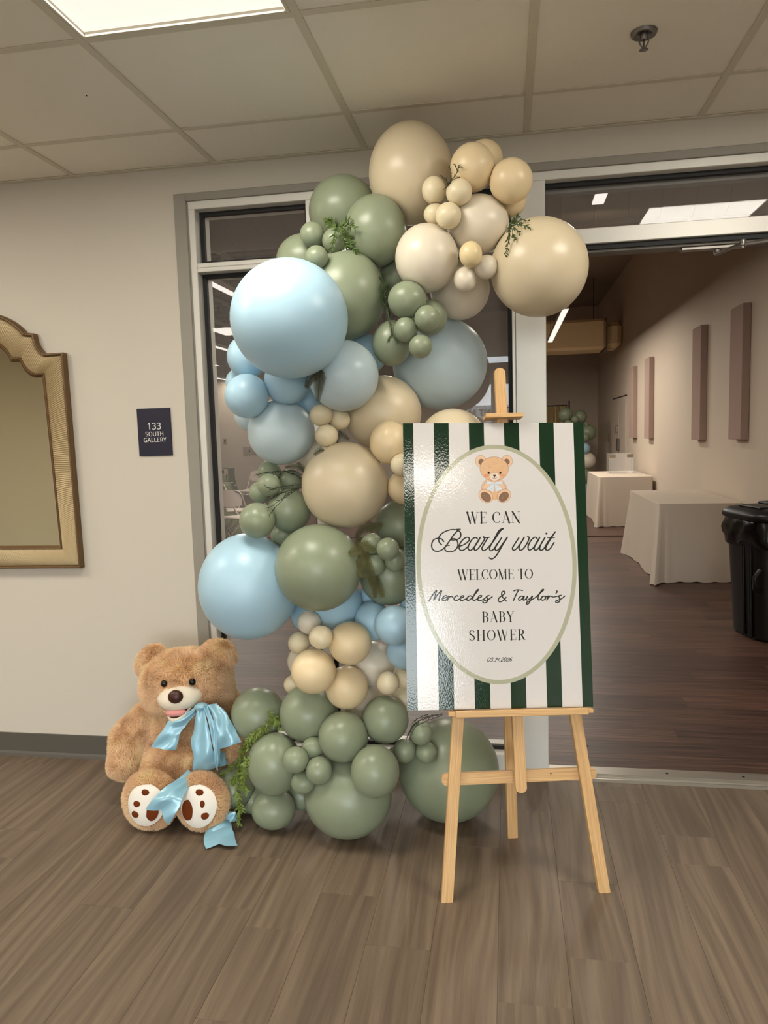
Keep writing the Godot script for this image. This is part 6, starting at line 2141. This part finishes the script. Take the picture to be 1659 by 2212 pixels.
	for q in tables:
		var which: String = q[1].get_slice(" ", 0)
		var t := thing("round_table", q[1], "table", q[0], "set round tables of the hall")
		var rows := []
		for y in 12:
			var f := y / 11.0
			var row := PackedVector3Array()
			for k in 97:
				var a := TAU * k / 96.0
				var r := 0.76 + 0.10 * f + 0.045 * f * sin(a * 12.0)
				row.append(Vector3(cos(a) * r, 0.742 - 0.722 * f if y > 0 else 0.745, sin(a) * r))
			rows.append(row)
		part("cloth_drop", Shape.new().grid(rows, true, false), mats.sage_cloth, t)
		part("cloth_top", Shape.new().lathe([Vector2(0.0, 0.72), Vector2(0.755, 0.72), Vector2(0.762, 0.738), Vector2(0.755, 0.747), Vector2(0.0, 0.747)], 64), mats.sage_cloth, t)
		for k in 6:
			var a := TAU * (k + 0.35) / 6.0
			var seat: String = ["right side near the glass", "side nearest the glass", "left side near the glass", "left far side", "far side", "right far side"][k]
			var at: Vector3 = q[0] + Vector3(cos(a) * 0.52, 0.748, sin(a) * 0.52)
			var pl := thing("charger_plate", "gold rimmed charger plate on the %s sage cloth table, %s" % [which, seat], "plate", at, "place settings on the hall tables")
			part("rim", Shape.new().lathe([Vector2(0.0, 0.001), Vector2(0.09, 0.001), Vector2(0.15, 0.010), Vector2(0.152, 0.013), Vector2(0.09, 0.006), Vector2(0.0, 0.005)], 32), mats.gold_metal, pl)
			var nap := thing("napkin", "white napkin hanging at the %s sage table, %s" % [which, seat], "napkin", q[0] + Vector3(cos(a) * 0.66, 0.752, sin(a) * 0.66), "napkins on the hall tables")
			nap.rotation.y = PI / 2.0 - a
			var np := []
			for y in 9:
				var f := y / 8.0
				var z := -0.08 + 0.25 * minf(f * 2.0, 1.0)
				var yy := 0.002 + 0.004 * sin(f * 9.0) - maxf(0.0, f - 0.5) * 0.44
				np.append(PackedVector3Array([Vector3(-0.06, yy, z), Vector3(0.0, yy + 0.003, z + 0.004), Vector3(0.06, yy, z)]))
			part("cloth", Shape.new().grid(np, false, true), mats.white_cloth, nap)
		var pot := thing("centrepiece", "green leafy centrepiece in a low bowl on the %s sage cloth table" % which, "centrepiece", q[0] + Vector3(0, 0.748, 0), "centrepieces on the hall tables")
		part("bowl", Shape.new().lathe([Vector2(0.0, 0.0), Vector2(0.06, 0.0), Vector2(0.09, 0.04), Vector2(0.10, 0.09), Vector2(0.092, 0.09), Vector2(0.08, 0.05), Vector2(0.0, 0.03)], 24), mats.gold_metal, pot)
		var gl := Shape.new()
		for k in 60:
			var a := rng.randf() * TAU
			leaf(gl, Vector3(cos(a) * 0.05, 0.07, sin(a) * 0.05), Vector3(cos(a), rng.randf_range(0.1, 1.2), sin(a)).normalized(), Vector3.UP, rng.randf_range(0.08, 0.17), 0.03)
		var lv := part("leaves", gl, mats.leaf_dark, pot)
		lv.set_meta("kind", "stuff")
	var chair := folding_chair()
	var seats := [[Vector3(-3.28, 0, -5.72), -0.35, "nearest white folding chair, half hidden behind sage balloons at the left pane"], [Vector3(-3.60, 0, -6.62), -1.15, "white folding chair beside the nearest one, its back just showing through the left pane"], [Vector3(-4.95, 0, -5.90), 0.55, "white folding chair at the left end of the nearest table, at the pane's edge"], [Vector3(-4.72, 0, -10.35), 2.7, "white folding chair facing the camera, between the first and second tables"], [Vector3(-4.85, 0, -9.00), -0.9, "white folding chair at the second table, right of its cloth"], [Vector3(-6.25, 0, -8.55), 0.3, "white folding chair at the second table's near left side"], [Vector3(-5.95, 0, -11.95), -0.7, "white folding chair at the farthest table, right side"], [Vector3(-7.3, 0, -11.55), 0.4, "white folding chair at the farthest table, left side"]]
	for k in seats.size():
		var o: Node3D = chair
		if k > 0:
			o = chair.duplicate()
			o.name = numbered("folding_chair")
			add_child(o)
		o.position = seats[k][0]
		o.rotation.y = PI + seats[k][1] if k != 3 else seats[k][1] + PI
		o.set_meta("label", seats[k][2])


func bin_with_lid() -> void:
	# square bin with rounded corners that narrows downwards, lid, bag folded over its rim
	var t := thing("trash_bin", "tall black wheeled trash bin with lid and black bag, cut off at the right edge", "trash bin", Vector3(1.735, 0.0, -2.28))
	t.rotation.y = 0.25
	var ring := func(h: float, w: float, y: float, wob := 0.0) -> PackedVector3Array:
		var row := PackedVector3Array()
		for k in 49:
			var a := TAU * k / 48.0
			var c := cos(a)
			var s := sin(a)
			var m := pow(pow(absf(c), 4.0) + pow(absf(s), 4.0), -0.25)
			var b := 1.0 + wob * sin(a * 11.0 + y * 30.0) + wob * 0.6 * sin(a * 23.0)
			row.append(Vector3(c * m * w * b, y + wob * 0.6 * sin(a * 5.0), s * m * h * b))
		return row
	var rows := []
	for q in [[0.0, 0.185], [0.02, 0.20], [0.3, 0.215], [0.6, 0.232], [0.70, 0.240]]:
		rows.append(ring.call(q[1] * 1.05, q[1], q[0]))
	part("body", Shape.new().grid(rows, true, true), mats.black_plastic, t)
	rows = []
	for q in [[0.63, 0.252, 0.035], [0.66, 0.264, 0.05], [0.70, 0.262, 0.04], [0.74, 0.258, 0.03], [0.79, 0.250, 0.012], [0.80, 0.238, 0.0]]:
		rows.append(ring.call(q[1] * 1.05, q[1], q[0], q[2]))
	part("bag", Shape.new().grid(rows, true, true), mats.black_bag, t)
	rows = []
	for q in [[0.79, 0.262], [0.80, 0.272], [0.825, 0.272], [0.835, 0.262], [0.855, 0.235], [0.868, 0.17], [0.872, 0.02]]:
		rows.append(ring.call(q[1] * 1.05, q[1], q[0]))
	var lid := part("lid", Shape.new().grid(rows, true, true), mats.black_plastic, t)
	part("flap", Shape.new().box(Vector3(-0.12, 0.869, 0.02), Vector3(0.15, 0.012, 0.24), 0.005), mats.black_plastic, lid)
	part("hinge_ridge", Shape.new().box(Vector3(0.05, 0.876, 0.0), Vector3(0.14, 0.02, 0.34), 0.008), mats.black_plastic, lid)
	for z in [-0.08, 0.0]:
		part("rib", Shape.new().tube([Vector3(-0.208, 0.02, 0.10 + z), Vector3(-0.232, 0.62, 0.11 + z)], 0.012, 8), mats.black_plastic, t)
	part("handle", Shape.new().tube([Vector3(-0.205, 0.34, 0.18), Vector3(-0.25, 0.36, 0.20), Vector3(-0.255, 0.44, 0.21), Vector3(-0.215, 0.48, 0.20)], 0.016, 10), mats.black_plastic, t)
